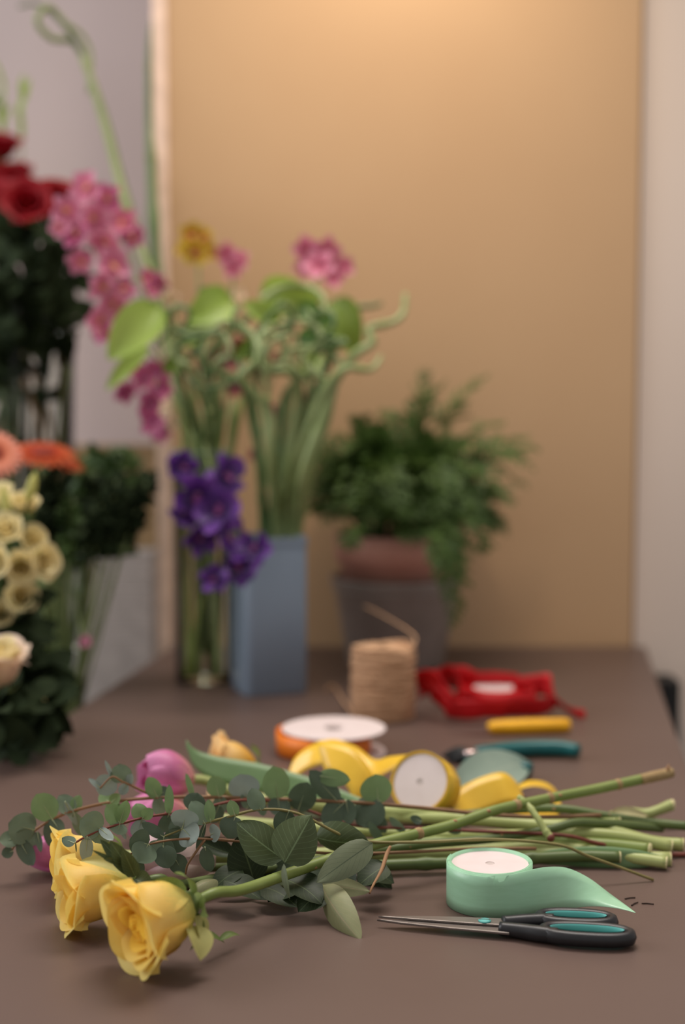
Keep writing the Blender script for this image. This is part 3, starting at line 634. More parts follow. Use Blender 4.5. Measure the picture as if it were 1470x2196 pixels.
# hanging side shoot of the top stem
v = tube([U(1112, 1708, 1.335), U(1128, 1722, 1.33), U(1152, 1752, 1.318), U(1168, 1778, 1.312), U(1181, 1795, 1.308)], [.0024, .0032, .0032, .0036], 6, 10, 2, 3); k = obj('side_shoot', mesh('side_shoot', v[0], v[1]), M_tulst, r1s)
v = ico(U(1182, 1797, 1.307), 0.0038, (1, 1, 1), 10, 6); obj('cut_end', mesh('cut_end', *v), M_redst, r1s)

# ---------------- tulips
def tulip(label, headpx, axis, L, m, stem, sr, seed, leaves=(), sm=None, group=None, wide=1.0):
    axis = Vector(axis).normalized(); head = U(*headpx); t = thing('tulip', label, 'tulip', head, group)
    q = Vector((0, 0, 1)).rotation_difference(axis); b = None
    for k in range(6):
        me = petal_mesh(0.40 if k < 3 else 0.44, 1.0, 0.95, -0.14, -0.02, 100+k % 3+seed, base=0.30, ruffle=0.006)
        p = obj('petal', me, m, t, local=True); p.location = Vector((0, 0, 0)); p.rotation_mode = 'QUATERNION'
        p.rotation_quaternion = q @ Matrix.Rotation(k*2*math.pi/3+(0.0 if k < 3 else 1.05)+seed, 3, 'Z').to_quaternion(); p.scale = (L*wide, L*wide, L)
    P = [head+axis*0.05*L, head-axis*0.3*L]+[U(*p) for p in stem]
    v = tube(P, [sr*0.8, sr, sr*1.05, sr*1.1], 7, 12); s = obj('stem', mesh('stem', v[0], v[1], True, v[2]), sm or M_tulst, t)
    e = crom(P, 7); dr = (e[-1]-e[-2]).normalized(); MM = Vector((0, 0, 1)).rotation_difference(dr).to_matrix()
    v = lathe([(0.0003, -0.0006), (sr*1.12, -0.0006), (sr*1.08, 0.0008), (0.0003, 0.001)], e[-1], 14, M=MM); obj('cut_end', mesh('cut_end', *v), M_cut, s)
    for (pts, w_, wv) in leaves:
        Pp = [U(*p) for p in pts]; n = len(Pp); W = []
        for i in range(n):
            f = max(0.06, math.sin(math.pi*(0.04+0.9*i/(n-1)))**0.7); W.append(Vector(wv).normalized()*w_*f)
        vv = stripv(Pp, W, 6); V = vv[0]; 
        solid(obj('tulip_leaf', mesh('tulip_leaf', V, vv[1], True, vv[2]), M_tl, t), 0.0008)
    return t
tulip('pink tulip head on top, behind the eucalyptus', (412, 1672, 1.43), (-0.86, -0.45, 0.22), 0.054, M_pink,
      [(520, 1705, 1.44), (700, 1735, 1.42), (860, 1752, 1.40), (1000, 1757, 1.38), (1150, 1770, 1.37), (1300, 1782, 1.355), (1400, 1806, 1.345), (1466, 1812, 1.34)], 0.0058, 1, wide=1.08,
      leaves=[([(400, 1594, 1.45), (420, 1628, 1.45), (470, 1650, 1.45), (560, 1668, 1.45), (680, 1700, 1.44), (780, 1735, 1.42), (880, 1750, 1.4)], 0.029, (0.05, -0.45, -0.75))])
tulip('lower pink tulip head, below the other pink one', (398, 1742, 1.385), (-0.92, -0.36, 0.0), 0.054, M_pink,
      [(500, 1760, 1.39), (700, 1778, 1.37), (900, 1790, 1.36), (1080, 1792, 1.35), (1240, 1788, 1.345), (1340, 1795, 1.335), (1440, 1816, 1.33)], 0.0055, 2, wide=0.98)
tulip('pale blush tulip lying low between the eucalyptus and rose stems', (462, 1838, 1.25), (-0.95, -0.15, 0.02), 0.063, M_ppale,
      [(560, 1846, 1.27), (760, 1836, 1.31), (950, 1832, 1.325), (1120, 1830, 1.325), (1290, 1838, 1.315), (1438, 1844, 1.31)], 0.0066, 3, wide=0.95,
      leaves=[([(1120, 1842, 1.315), (1200, 1838, 1.31), (1290, 1838, 1.303), (1370, 1842, 1.300), (1432, 1846, 1.30)], 0.019, (0.0, -0.25, -1))])
tulip('magenta tulip nearly hidden behind the third yellow rose', (176, 1826, 1.285), (-0.96, -0.1, 0.0), 0.047, M_pink,
      [(300, 1836, 1.295), (500, 1834, 1.305), (760, 1828, 1.325), (1000, 1822, 1.335), (1200, 1818, 1.335), (1345, 1838, 1.305), (1430, 1850, 1.295)], 0.005, 4, wide=0.8)
# pale cut stem end pieces lying on the heap
ls = thing('cut_stem', 'pale cut stem stub with torn side, at the right end of the bouquet', 'stem', T(1370, 1790))
v = tube([U(1300, 1750, 1.42), U(1345, 1742, 1.42), U(1385, 1746, 1.42), U(1412, 1738, 1.42), U(1442, 1726, 1.42)], [0.003, .0052, .0056, .005, .0058], 6, 10); obj('stem', mesh('stem', v[0], v[1]), M_tulst, ls)
v = ico(U(1443, 1726, 1.42), 0.0056, (0.5, 1, 1), 10, 6); obj('cut_end', mesh('cut_end', *v), M_cut, ls)
extra('torn_bark', ls, M_cut, U(1310, 1744, 1.41), U(1392, 1750, 1.41), 0.012, (0, -0.8, 0.6), 'long', 0.2, 0.1)
for (lb, pts, r, m) in [
    ('thick green flower stem lowest at the back of the bouquet', [(780, 1815, 1.335), (960, 1808, 1.34), (1150, 1806, 1.345), (1300, 1812, 1.33), (1395, 1822, 1.312)], .006, M_stem),
    ('dark green flower stem under the mint ribbon side of the heap', [(640, 1872, 1.265), (820, 1856, 1.28), (980, 1850, 1.288), (1120, 1842, 1.297), (1240, 1836, 1.302), (1330, 1838, 1.30)], .0052, M_stemd),
    ('pale green flower stem running behind the yellow ribbon roll', [(640, 1722, 1.42), (780, 1738, 1.41), (930, 1746, 1.395), (1080, 1762, 1.385), (1230, 1772, 1.38), (1330, 1766, 1.38)], .0066, M_tulst)]:
    P = [U(*p) for p in pts]; t = thing('loose_flower_stalk', lb, 'stem', P[0])
    v = tube(P, r, 7, 12, 2, 7); obj('stem', mesh('stem', v[0], v[1], True, v[2]), m, t)
    for e, d_ in ((P[-1], P[-1]-P[-2]),):
        MM = Vector((0, 0, 1)).rotation_difference(d_.normalized()).to_matrix()
        v = lathe([(0.0003, -0.0006), (r*1.03, -0.0006), (r*0.98, 0.0008), (0.0003, 0.001)], e, 12, M=MM); obj('cut_end', mesh('cut_end', *v), M_cut, t)

# ---------------- eucalyptus
M_rib = mat('leaf_rib', (150, 158, 122), 0.6)
EM = {'g': M_eucg, 'e': M_euc, 'b': M_eucb, 'd': M_eucd}
def euc(label, stem, d, leaves, r=(0.0009, 0.0014, 0.0018, 0.0021), sm=None, branches=(), seed=0):
    rnd = random.Random(seed)
    P = [U(px, py, d(px)) for px, py in stem]; t = thing('eucalyptus_sprig', label, 'foliage', P[0])
    v = tube(P, list(r), 5, 8, 4, seed); s = obj('stem', mesh('stem', v[0], v[1]), sm or M_euc_st, t)
    for b in branches:
        v = tube([U(px, py, d(px)+o) for px, py, o in b], [0.0012, 0.001, 0.0008], 5, 7); obj('side_twig', mesh('side_twig', v[0], v[1]), sm or M_euc_st, t)
    for L in leaves:
        bx, by, tx, ty, w_, m = L[:6]; dd = L[6] if len(L) > 6 else rnd.uniform(-0.010, 0.006); rl_ = L[7] if len(L) > 7 else rnd.uniform(-0.35, 0.35)
        B_ = U(bx, by, d(bx)-0.001); T_ = U(tx, ty, d(bx)+dd)
        lv = leaf('leaf', t, EM[m], B_, T_, 1.12*w_/F*d(bx)/max(0.6, math.cos(rl_)), None, 'round', rnd.uniform(-0.10, 0.14), rnd.uniform(-0.05, 0.07), rl_, 6, 10, seed=seed+int(bx))
        dirn = (T_-B_)
        vv = tube([B_-dirn*0.04, B_+dirn*0.25, B_+dirn*0.55], [0.0006, 0.00035, 0.0001], 3, 5)
        obj('midrib', mesh('midrib', vv[0], vv[1]), M_rib, lv)
    return t
euc('longest eucalyptus sprig, its leafy tip reaching the left picture edge', 
    [(22, 1828), (42, 1800), (75, 1780), (112, 1757), (160, 1738), (240, 1720), (330, 1711), (430, 1709), (560, 1713), (660, 1716), (780, 1722), (900, 1732), (1060, 1748), (1180, 1752), (1290, 1748)],
    lambda x: 1.262+0.07*x/1000, [
    (38, 1800, -2, 1800, 32, 'e'), (28, 1825, 3, 1832, 22, 'd'), (74, 1780, 18, 1766, 62, 'e'), (70, 1782, 48, 1815, 50, 'e'), (42, 1803, 72, 1856, 32, 'd'), (80, 1785, 88, 1828, 13, 'd'),
    (112, 1757, 78, 1703, 52, 'g'), (112, 1757, 112, 1818, 34, 'd'), (112, 1757, 134, 1790, 28, 'd'), (157, 1742, 126, 1706, 36, 'e'), (157, 1742, 172, 1705, 24, 'g'), (140, 1720, 166, 1772, 14, 'b'), (160, 1745, 178, 1795, 22, 'e'),
    (236, 1722, 214, 1703, 26, 'g'), (238, 1722, 258, 1704, 22, 'g'), (246, 1722, 262, 1766, 24, 'g'), (262, 1678, 256, 1638, 42, 'e'), (241, 1667, 212, 1703, 44, 'b'), (241, 1667, 225, 1630, 9, 'b'), (272, 1682, 284, 1660, 18, 'b'), (272, 1682, 258, 1704, 20, 'b'), (216, 1690, 190, 1669, 11, 'b'),
    (338, 1710, 318, 1666, 32, 'g'), (338, 1710, 346, 1752, 26, 'e'), (338, 1708, 362, 1690, 26, 'd'), (415, 1710, 399, 1658, 12, 'g'), (470, 1708, 458, 1663, 38, 'g'), (470, 1708, 476, 1744, 28, 'e'),
    (530, 1712, 515, 1660, 60, 'b'), (530, 1734, 542, 1686, 36, 'e'), (597, 1712, 586, 1643, 54, 'g'), (597, 1712, 600, 1752, 44, 'd'), (640, 1738, 660, 1678, 54, 'd'),
    (727, 1722, 664, 1652, 40, 'd'), (684, 1664, 752, 1673, 34, 'g'), (742, 1718, 692, 1766, 46, 'd'), (742, 1716, 752, 1768, 32, 'd'), (812, 1722, 806, 1660, 62, 'g'), (815, 1718, 766, 1768, 62, 'd'), (800, 1740, 828, 1786, 28, 'd')],
    branches=[[(335, 1711, 0), (285, 1686, -.004), (262, 1676, -.006), (240, 1666, -.006), (215, 1690, -.004)]], seed=1)
euc('eucalyptus sprig just below the longest one, tip resting on a yellow rose',
    [(160, 1808), (187, 1793), (231, 1775), (306, 1754), (360, 1745), (440, 1731), (520, 1716), (620, 1725), (760, 1770), (900, 1776), (1010, 1782), (1205, 1791), (1280, 1808), (1400, 1830), (1480, 1833)],
    lambda x: 1.185+0.125*min(1, max(0, (x-200)/420))+0.02*max(0, (x-620)/860), [
    (160, 1808, 133, 1797, 22, 'd'), (162, 1806, 164, 1828, 3, 'd'), (187, 1795, 183, 1850, 26, 'b'), (218, 1778, 172, 1758, 56, 'e'), (216, 1780, 205, 1808, 46, 'e'), (215, 1776, 243, 1802, 18, 'b'), (257, 1765, 229, 1726, 36, 'g'), (257, 1765, 252, 1790, 36, 'e'), (257, 1765, 272, 1716, 26, 'g'), (258, 1768, 270, 1800, 10, 'b'),
    (305, 1757, 292, 1723, 32, 'g'), (305, 1757, 290, 1796, 32, 'b'), (306, 1754, 328, 1735, 24, 'g'), (362, 1745, 363, 1682, 18, 'g'), (362, 1747, 345, 1792, 26, 'd'), (412, 1738, 424, 1700, 44, 'd'), (470, 1728, 455, 1765, 30, 'd'), (560, 1722, 552, 1700, 16, 'e'), (560, 1722, 566, 1750, 18, 'e'),
    (820, 1806, 790, 1760, 18, 'e'), (868, 1784, 836, 1752, 16, 'e'), (905, 1762, 880, 1752, 16, 'd'), (990, 1782, 955, 1775, 18, 'e')],
    r=(0.0009, 0.0012, 0.0015, 0.0022), sm=M_redst, seed=2)
euc('eucalyptus sprig in the middle with large round grey leaves',
    [(351, 1795), (391, 1778), (429, 1768), (490, 1752), (560, 1736), (640, 1745), (760, 1800), (900, 1806), (1050, 1800), (1195, 1811), (1262, 1836), (1335, 1862), (1402, 1887)],
    lambda x: 1.185+0.057*x/1000, [
    (351, 1795, 304, 1764, 22, 'd'), (391, 1778, 402, 1736, 54, 'b', -.01), (392, 1777, 420, 1806, 50, 'b', -.012), (391, 1779, 364, 1826, 50, 'd'), (391, 1778, 366, 1760, 40, 'd'), (351, 1796, 352, 1858, 42, 'e'), (372, 1835, 396, 1876, 36, 'd'),
    (440, 1766, 410, 1718, 36, 'e'), (452, 1762, 447, 1714, 22, 'g'), (440, 1768, 421, 1824, 12, 'd'), (452, 1790, 474, 1782, 34, 'b'), (505, 1750, 494, 1716, 24, 'g'), (505, 1752, 488, 1798, 48, 'd'), (440, 1818, 452, 1870, 28, 'd'), (560, 1737, 540, 1690, 34, 'e'), (620, 1740, 600, 1790, 44, 'd')],
    r=(0.0009, 0.0012, 0.0014, 0.0013), sm=mat('olive_twig', (120, 112, 62), 0.5, (136, 124, 74), 60), seed=3)
euc('lowest eucalyptus sprig, its tip hanging over the second rose',
    [(266, 1840), (290, 1826), (318, 1811), (380, 1800), (460, 1800), (560, 1810), (700, 1830), (860, 1828), (1020, 1820), (1150, 1820)],
    lambda x: 1.150+0.125*x/1000, [
    (318, 1811, 278, 1800, 50, 'd'), (318, 1811, 296, 1850, 52, 'e'), (318, 1811, 348, 1836, 36, 'e'), (266, 1840, 284, 1884, 24, 'b'), (290, 1838, 302, 1880, 26, 'd'), (350, 1815, 362, 1862, 44, 'd')],
    branches=[[(440, 1800, 0), (405, 1850, 0), (398, 1875, 0.002)]], r=(0.0008, 0.001, 0.0013, 0.0016), seed=4)
# large grey-green leaf behind the yellow roll
gl = thing('broad_leaf', 'broad pale grey-green leaf lying between yellow ribbon roll and shears', 'leaf', T(1050, 1690))
leaf('blade', gl, mat('broad_leaf', (142, 164, 150), 0.4, (160, 180, 164), 20, transl=0.2, c3=(176, 190, 170), kind='leaf'), U(975, 1695, 1.50), U(1134, 1634, 1.62), 0.052, (0.1, -0.75, 0.65), 'ovate', 0.1, 0.06)
leaf('leaflet', gl, M_rl, U(1015, 1700, 1.53), U(1075, 1672, 1.53), 0.02, (0, -0.8, 0.5), 'ovate', 0.1, 0.1)
leaf('leaflet', gl, M_rl, U(1075, 1735, 1.49), U(1130, 1712, 1.49), 0.02, (0, -0.8, 0.5), 'ovate', 0.1, 0.1)
# stray bits on the table
for i, (x, y, a) in enumerate([(1352, 1926, 0.3), (1390, 1938, -0.2), (1362, 1938, 0.8)]):
    p = T(x, y, 0.0008); dxy = Vector((math.cos(a), math.sin(a), 0))*0.005
    v = tube([p-dxy, p+Vector((0, 0.001, 0)), p+dxy], 0.0006, 3, 5)
    tag(obj('leaf_bit', mesh('leaf_bit', v[0], v[1]), mat('dry_scrap', (66, 48, 40), 0.7)), 'tiny dark plant scrap lying on the table past the mint ribbon tail', 'scrap', 'plant scraps by the mint ribbon')
# ---------------- vases in the background
M_rimg = mat('glass_rim', (150, 176, 168), 0.1)
def vase_glass(label, c, r0, r1, h, water=0.5):
    t = thing('glass_vase', label, 'vase', c)
    v = lathe([(0.001, 0.001), (r0, 0.001), (r0*1.02, 0.005), (r0+(r1-r0)*0.5, h*0.5), (r1, h)], c, 48, cap=False)
    obj('glass_wall', mesh('glass_wall', *v), G_clear, t)
    v = lathe([(r1-0.0012, h), (r1+0.0012, h+0.0006), (r1+0.0012, h+0.002), (r1-0.0012, h+0.002), (r1-0.0012, h)], c, 48, cap=False)
    obj('rim', mesh('rim', *v), M_rimg, t)
    rw = r0+(r1-r0)*water
    v = lathe([(0.001, h*water), (rw-0.0015, h*water)], c, 32, cap=False)
    obj('water', mesh('water', *v), G_water, t)
    return t
gd = 2.16; gc = T(440, 1458); gc = Vector((gc.x, gc.y, TZ))
GH = U(440, 968, dep(440, 1458)).z-TZ
vase_glass('clear cylinder glass vase of green stems beside the blue vase', gc, 0.043, 0.046, GH, 0.45)
# blue square vase, one corner to the left front
bc = T(576, 1478); BH = U(576, 1146, dep(576, 1478)).z-TZ
bv_ = thing('blue_vase', 'tall square blue-grey metal vase with rounded corners', 'vase', bc)
def rsq(w_, r, n=5):
    out = []
    for (sx_, sy_, a0) in ((1, 1, 0), (-1, 1, 90), (-1, -1, 180), (1, -1, 270)):
        for k in range(n+1): a = math.radians(a0+90*k/n); out.append(((w_-r)*sx_+r*math.cos(a), (w_-r)*sy_+r*math.sin(a)))
    return out
def sqtube(ws, c, rot):
    V, Fs = [], []; n = 24
    for (w_, z) in ws:
        for (x, y) in rsq(w_, w_*0.28): V.append(Vector((x*math.cos(rot)-y*math.sin(rot), x*math.sin(rot)+y*math.cos(rot), z))+c)
    for i in range(len(ws)-1):
        for k in range(n): k2 = (k+1) % n; Fs.append((i*n+k, i*n+k2, (i+1)*n+k2, (i+1)*n+k))
    Fs.append(tuple(reversed(range(n)))); return V, Fs
v = sqtube([(0.046, 0), (0.0475, 0.003), (0.0475, BH-0.001), (0.0465, BH), (0.0455, BH-0.002), (0.0455, 0.01)], bc, math.radians(19)); obj('vase_body', mesh('vase_body', *v), M_blue, bv_)
v = sqtube([(0.0488, BH-0.010), (0.0488, BH-0.001), (0.0478, BH+0.001)], bc, math.radians(19)); obj('rim', mesh('rim', v[0], v[1][:-1]), M_blue, bv_)
# zinc bucket, terracotta pot, fern
fc = T(850, 1428); fc = Vector((fc.x, fc.y+0.02, TZ)); FD = dep(850, 1428)+0.02
zr = 139/F*FD; ZH = U(850, 1232, FD).z-TZ
bk = thing('zinc_bucket', 'grey zinc bucket behind the twine, holding the fern pot', 'bucket', fc)
v = lathe([(0.001, 0), (zr*0.72, 0), (zr*0.74, 0.004), (zr*0.97, ZH-0.012), (zr*1.02, ZH-0.006), (zr*1.02, ZH), (zr*0.97, ZH), (zr*0.70, 0.006), (0.001, 0.006)], fc, 44, cap=False); obj('bucket_wall', mesh('bucket_wall', *v), M_zinc, bk)
v = lathe([(zr*0.985, ZH-0.02), (zr*1.0, ZH-0.018), (zr*0.985, ZH-0.016)], fc, 44, cap=False); obj('rim_bead', mesh('rim_bead', *v), M_zinc, bk)
pt = thing('terracotta_pot', 'pinkish terracotta pot set inside the zinc bucket', 'pot', fc+Vector((0, 0, 0.008)))
PZ = U(850, 1140, FD).z-TZ
v = lathe([(0.001, 0.008), (zr*0.62, 0.008), (zr*0.86, PZ-0.045), (zr*0.93, PZ-0.044), (zr*0.95, PZ), (zr*0.88, PZ), (zr*0.80, PZ-0.05), (zr*0.55, 0.03)], fc, 44, cap=False); obj('pot_wall', mesh('pot_wall', *v), M_terra, pt)
v = lathe([(0.001, PZ-0.02), (zr*0.84, PZ-0.02), (zr*0.84, PZ-0.024)], fc, 30, cap=False); obj('soil', mesh('soil', *v), M_soil, pt)
fn = thing('fern', 'bushy green asparagus fern growing in the terracotta pot', 'fern', fc+Vector((0, 0, PZ-0.02)))
rnd = random.Random(21)
def frond(base, tip, arch, seed, wmax=0.030, par=fn, m=M_fern, n=26, name='frond', path=None):
    r_ = random.Random(seed)
    if path: pts = crom(path, 8); base = tip = path[0]
    mid = base.lerp(tip, 0.5)+Vector((0, 0, arch))
    pts = crom(path, 8) if path else crom([base, base.lerp(mid, 0.55)+Vector((0, 0, arch*0.25)), mid, mid.lerp(tip, 0.55)+Vector((0, 0, arch*0.15)), tip], 8)
    parts = [tube(pts, [0.0014, 0.0006], raw=True, sides=5)]
    N = len(pts)
    for i in range(n*2):
        f = 0.18+0.82*i/(n*2); k = min(N-2, int(f*(N-1))); p = pts[k].lerp(pts[k+1], f*(N-1)-k); t = (pts[k+1]-pts[k]).normalized()
        side = t.cross(Vector((r_.uniform(-0.4, 0.4), r_.uniform(-0.5, 0.2), 1))).normalized()*(1 if i % 2 else -1)
        ln = wmax*math.sin(math.pi*min(0.97, 0.12+0.86*f))**0.7*r_.uniform(0.7, 1.15)
        d_ = (side+t*0.7+Vector((0, 0, r_.uniform(-0.35, 0.25)))).normalized()
        q = p+d_*ln; nn = d_.cross(t).normalized(); wv = t*ln*0.17
        for s in range(3):
            a = p.lerp(q, 0.05+0.3*s); bq = p.lerp(q, 0.42+0.29*s); o_ = nn*ln*0.08*(s % 2)
            parts.append(([a, a.lerp(bq, 0.5)+wv+o_, bq, a.lerp(bq, 0.5)-wv-o_], [(0, 1, 2, 3)]))
    v = join(parts); return obj(name, mesh(name, v[0], v[1], False), m, par)
fb = fc+Vector((0, 0, PZ-0.02))
tips = [(1050, 800, 2.30), (915, 790, 2.3), (960, 812, 2.25), (900, 850, 2.2), (835, 880, 2.3), (770, 890, 2.2), (715, 930, 2.25), (690, 1000, 2.2), (685, 1075, 2.2), (690, 1130, 2.15), (1000, 860, 2.2), (1085, 905, 2.25), (1140, 935, 2.3), (1160, 960, 2.2),
        (1150, 1010, 2.15), (1135, 1050, 2.25), (1100, 1085, 2.1), (1050, 1130, 2.1), (1035, 1170, 2.12), (972, 1350, 2.1), (985, 1250, 2.08), (930, 1180, 2.1), (780, 1160, 2.1), (730, 1120, 2.1), (860, 1100, 2.05), (960, 1090, 2.05)]
for i, (x, y, d_) in enumerate(tips):
    ar = 0.05 if y < 1000 else 0.10
    frond(fb+Vector((rnd.uniform(-0.05, 0.05), rnd.uniform(-0.05, 0.05), 0)), U(x, y, d_), ar if y < 1160 else 0.13, i, 0.032 if y < 900 else 0.042)
for i in range(70):
    a = rnd.uniform(0, 6.28); e = rnd.uniform(0.1, 1.35); rr_ = rnd.uniform(0.11, 0.205)
    tp = fb+Vector((rr_*math.cos(a)*math.cos(e)*1.12, rr_*math.sin(a)*math.cos(e), rr_*math.sin(e)*0.98))
    frond(fb+Vector((0.05*math.cos(a), 0.05*math.sin(a), 0)), tp, 0.05, 100+i, 0.044)

for i, (pp, wm) in enumerate([([(905, 1120, 2.15), (945, 1140, 2.08), (968, 1200, 2.06), (978, 1280, 2.06), (968, 1352, 2.07)], 0.030), ([(915, 1110, 2.15), (965, 1130, 2.09), (990, 1190, 2.08), (985, 1265, 2.08)], 0.028), ([(880, 1130, 2.14), (930, 1150, 2.07), (945, 1200, 2.05), (955, 1260, 2.05)], 0.028), ([(930, 1110, 2.15), (1000, 1110, 2.1), (1035, 1150, 2.1), (1040, 1190, 2.1)], 0.028), ([(780, 1120, 2.15), (755, 1140, 2.08), (750, 1180, 2.07)], 0.024)]):
    frond(None, None, 0, 500+i, wm, path=[U(*p) for p in pp])

# ---------------- twisted bamboo
def bamboo(label, pts, r, m, group=None, foot=1.0):
    P = [U(*p) for p in pts]; t = thing('twisted_bamboo', label, 'bamboo', P[0], group)
    v = tube(P, [r*foot, r*foot, r*0.9, r*0.7, r*0.45], 7, 10, 5, len(pts)); s = obj('cane', mesh('cane', v[0], v[1]), m, t)
    cr = crom(P, 7); rn = random.Random(int(pts[-1][0]))
    for k in range(5):
        i = int(len(cr)*(0.12+0.16*k)); d_ = (cr[min(i+1, len(cr)-1)]-cr[i]).normalized(); MM = Vector((0, 0, 1)).rotation_difference(d_).to_matrix()
        vv = lathe([(r*0.8, -0.001), (r*1.12, 0), (r*0.8, 0.001)], cr[i], 10, M=MM); obj('node_ring', mesh('node_ring', *vv), M_tulst, s)
    return t
D0 = dep(576, 1478)+0.0; bzin = 1300
bamboo('twisted bamboo cane from the blue vase, curling left at mid height', [(585, 1400, D0), (602, 1140, D0), (620, 1000, 2.05), (642, 860, 2.03), (625, 800, 2.0), (570, 792, 1.98), (540, 742, 2.0), (580, 702, 2.03), (645, 688, 2.05)], .0072, M_bam)
bamboo('twisted bamboo cane reaching farthest right over the tan board', [(600, 1400, D0), (638, 1140, D0), (668, 1000, 2.05), (700, 900, 2.04), (718, 822, 2.03), (760, 762, 2.03), (798, 735, 2.04), (792, 705, 2.05), (845, 690, 2.06), (866, 668, 2.07), (870, 630, 2.08)], .0074, M_bam)
bamboo('twisted bamboo cane bending left above the blue vase', [(565, 1400, D0), (565, 1140, D0), (558, 1000, 2.06), (545, 900, 2.05), (520, 822, 2.02), (470, 802, 2.0), (430, 772, 1.99), (428, 722, 2.0), (390, 700, 2.02)], .0066, M_bamd)
bamboo('twisted bamboo cane looping upward in the middle of the bunch', [(575, 1400, D0), (580, 1140, D0), (602, 950, 2.1), (612, 850, 2.1), (662, 802, 2.08), (702, 772, 2.06), (690, 712, 2.07), (640, 655, 2.1), (600, 622, 2.1)], .0064, M_bamd)
bamboo('twisted bamboo cane with a low hooked tip at right', [(595, 1400, D0), (622, 1140, D0), (642, 980, 2.0), (690, 850, 1.98), (738, 792, 1.98), (795, 792, 2.0), (818, 765, 2.02)], .0066, M_bam)
bamboo('twisted bamboo cane curled like a spiral at left of the bunch', [(580, 1400, D0), (592, 1140, D0), (582, 980, 2.0), (574, 880, 1.98), (520, 812, 1.96), (552, 772, 1.95), (545, 722, 1.97), (500, 692, 1.98), (458, 702, 1.97), (432, 760, 1.96)], .0062, M_bam)
bamboo('thin twisted bamboo cane from the glass vase, bending far left', [(440, 1380, 2.12), (440, 1000, 2.12), (402, 880, 2.08), (386, 800, 2.05), (420, 742, 2.04), (380, 702, 2.04), (332, 742, 2.04)], .0058, M_bamd)
bamboo('twisted bamboo cane ending in a short arm right of the lime leaves', [(590, 1400, D0), (605, 1140, D0), (652, 900, 2.12), (720, 742, 2.12), (702, 682, 2.12), (742, 662, 2.12), (800, 656, 2.12), (820, 650, 2.12)], .0064, M_bamd)
bamboo('twisted bamboo cane crossing the top of the bunch', [(450, 1380, 2.14), (452, 1000, 2.13), (470, 880, 2.12), (442, 782, 2.1), (482, 722, 2.1), (560, 662, 2.1), (622, 632, 2.1), (702, 642, 2.1)], .0062, M_bamd)
bamboo('twisted bamboo cane rising pale from the blue vase at right', [(610, 1400, D0), (640, 1140, D0), (650, 1020, 1.99), (690, 900, 1.98), (700, 830, 1.99), (650, 770, 2.0), (690, 730, 2.0), (660, 690, 2.02), (560, 700, 2.03)], .0068, M_bam)
bamboo('tall twisted bamboo cane with a looped tip at the upper left', [(430, 1400, 2.13), (420, 1000, 2.14), (372, 800, 2.2), (330, 620, 2.24), (265, 420, 2.28), (225, 270, 2.3), (190, 155, 2.3), (160, 92, 2.3), (110, 82, 2.28), (80, 45, 2.26), (105, 15, 2.27), (140, 50, 2.3), (175, 75, 2.32), (195, 120, 2.33), (190, 200, 2.33)], .0062, M_bam)
bamboo('thin twisted bamboo shoot at the top left corner', [(434, 1400, 2.15), (425, 1000, 2.16), (380, 800, 2.22), (337, 620, 2.26), (272, 420, 2.30), (232, 270, 2.32), (198, 170, 2.32), (165, 95, 2.29), (125, 40, 2.28), (80, 10, 2.27), (40, 14, 2.25)], .0048, M_bamd)
bamboo('straight tall bamboo cane beside the pale edge strip', [(450, 1400, 2.15), (432, 1000, 2.16), (375, 800, 2.25), (340, 600, 2.34), (326, 400, 2.38), (322, 200, 2.4), (324, 90, 2.4), (334, 22, 2.4)], .0098, M_bamd)
rnd = random.Random(77)
CUR = ['winding across the bunch front, below the top spathe', 'winding in the left half of the bunch', 'making a small loop beside the olive spathe', 'bent into an S at the bunch centre', 'curling over the large lime spathe', 'ending high beside the round pink cluster', 'coiled low over the glass vase', 'coiled low at the right side of the bunch']
for i, (cx, cy, dd) in enumerate([(560, 690, 1.98), (440, 740, 1.98), (700, 700, 2.0), (590, 750, 1.95), (400, 690, 1.97), (650, 645, 2.05), (470, 800, 2.0), (690, 780, 2.0)]):
    bx_ = 470 if cx < 480 else 590; bd_ = 2.13 if cx < 480 else D0; yb = 1000 if cx < 480 else 1140
    pts = [(bx_-10 if cx < 480 else bx_, 1390, bd_), (bx_-(20 if cx < 480 else 0), yb, bd_), ((bx_+cx)/2, (yb+cy)/2+20, (bd_+dd)/2), (cx-20, cy+60, dd)]
    a = rnd.random()*6
    for k in range(7):
        pts.append((cx+(52-3*k)*math.cos(a+k*1.0)+(k-3)*12*(1 if i % 2 else -1), cy+34*math.sin(a+k*1.0), dd+0.02*math.sin(k)))
    bamboo('slim twisted bamboo cane '+CUR[i], pts, .0050, M_bam if i % 2 else M_bamd, foot=0.5)
# plain green stems standing in the glass vase
for i, (x0_, x1_, yt) in enumerate([(405, 395, 860), (425, 470, 850), (455, 415, 840), (470, 440, 830), (415, 480, 880), (462, 500, 860), (400, 520, 850)]):
    P = [U(x0_, 1448, 2.10+0.02*(i % 3)), U((x0_+x1_)/2, 1150, 2.12), U(x1_, yt, 2.12)]
    t = thing('cut_stem', 'slim green cut stem standing in the clear cylinder vase', 'stem', P[0], 'stems in the cylinder vase'); v = tube(P, .0046, 7, 8); obj('stem', mesh('stem', v[0], v[1]), M_bam if i % 2 else M_stem, t)

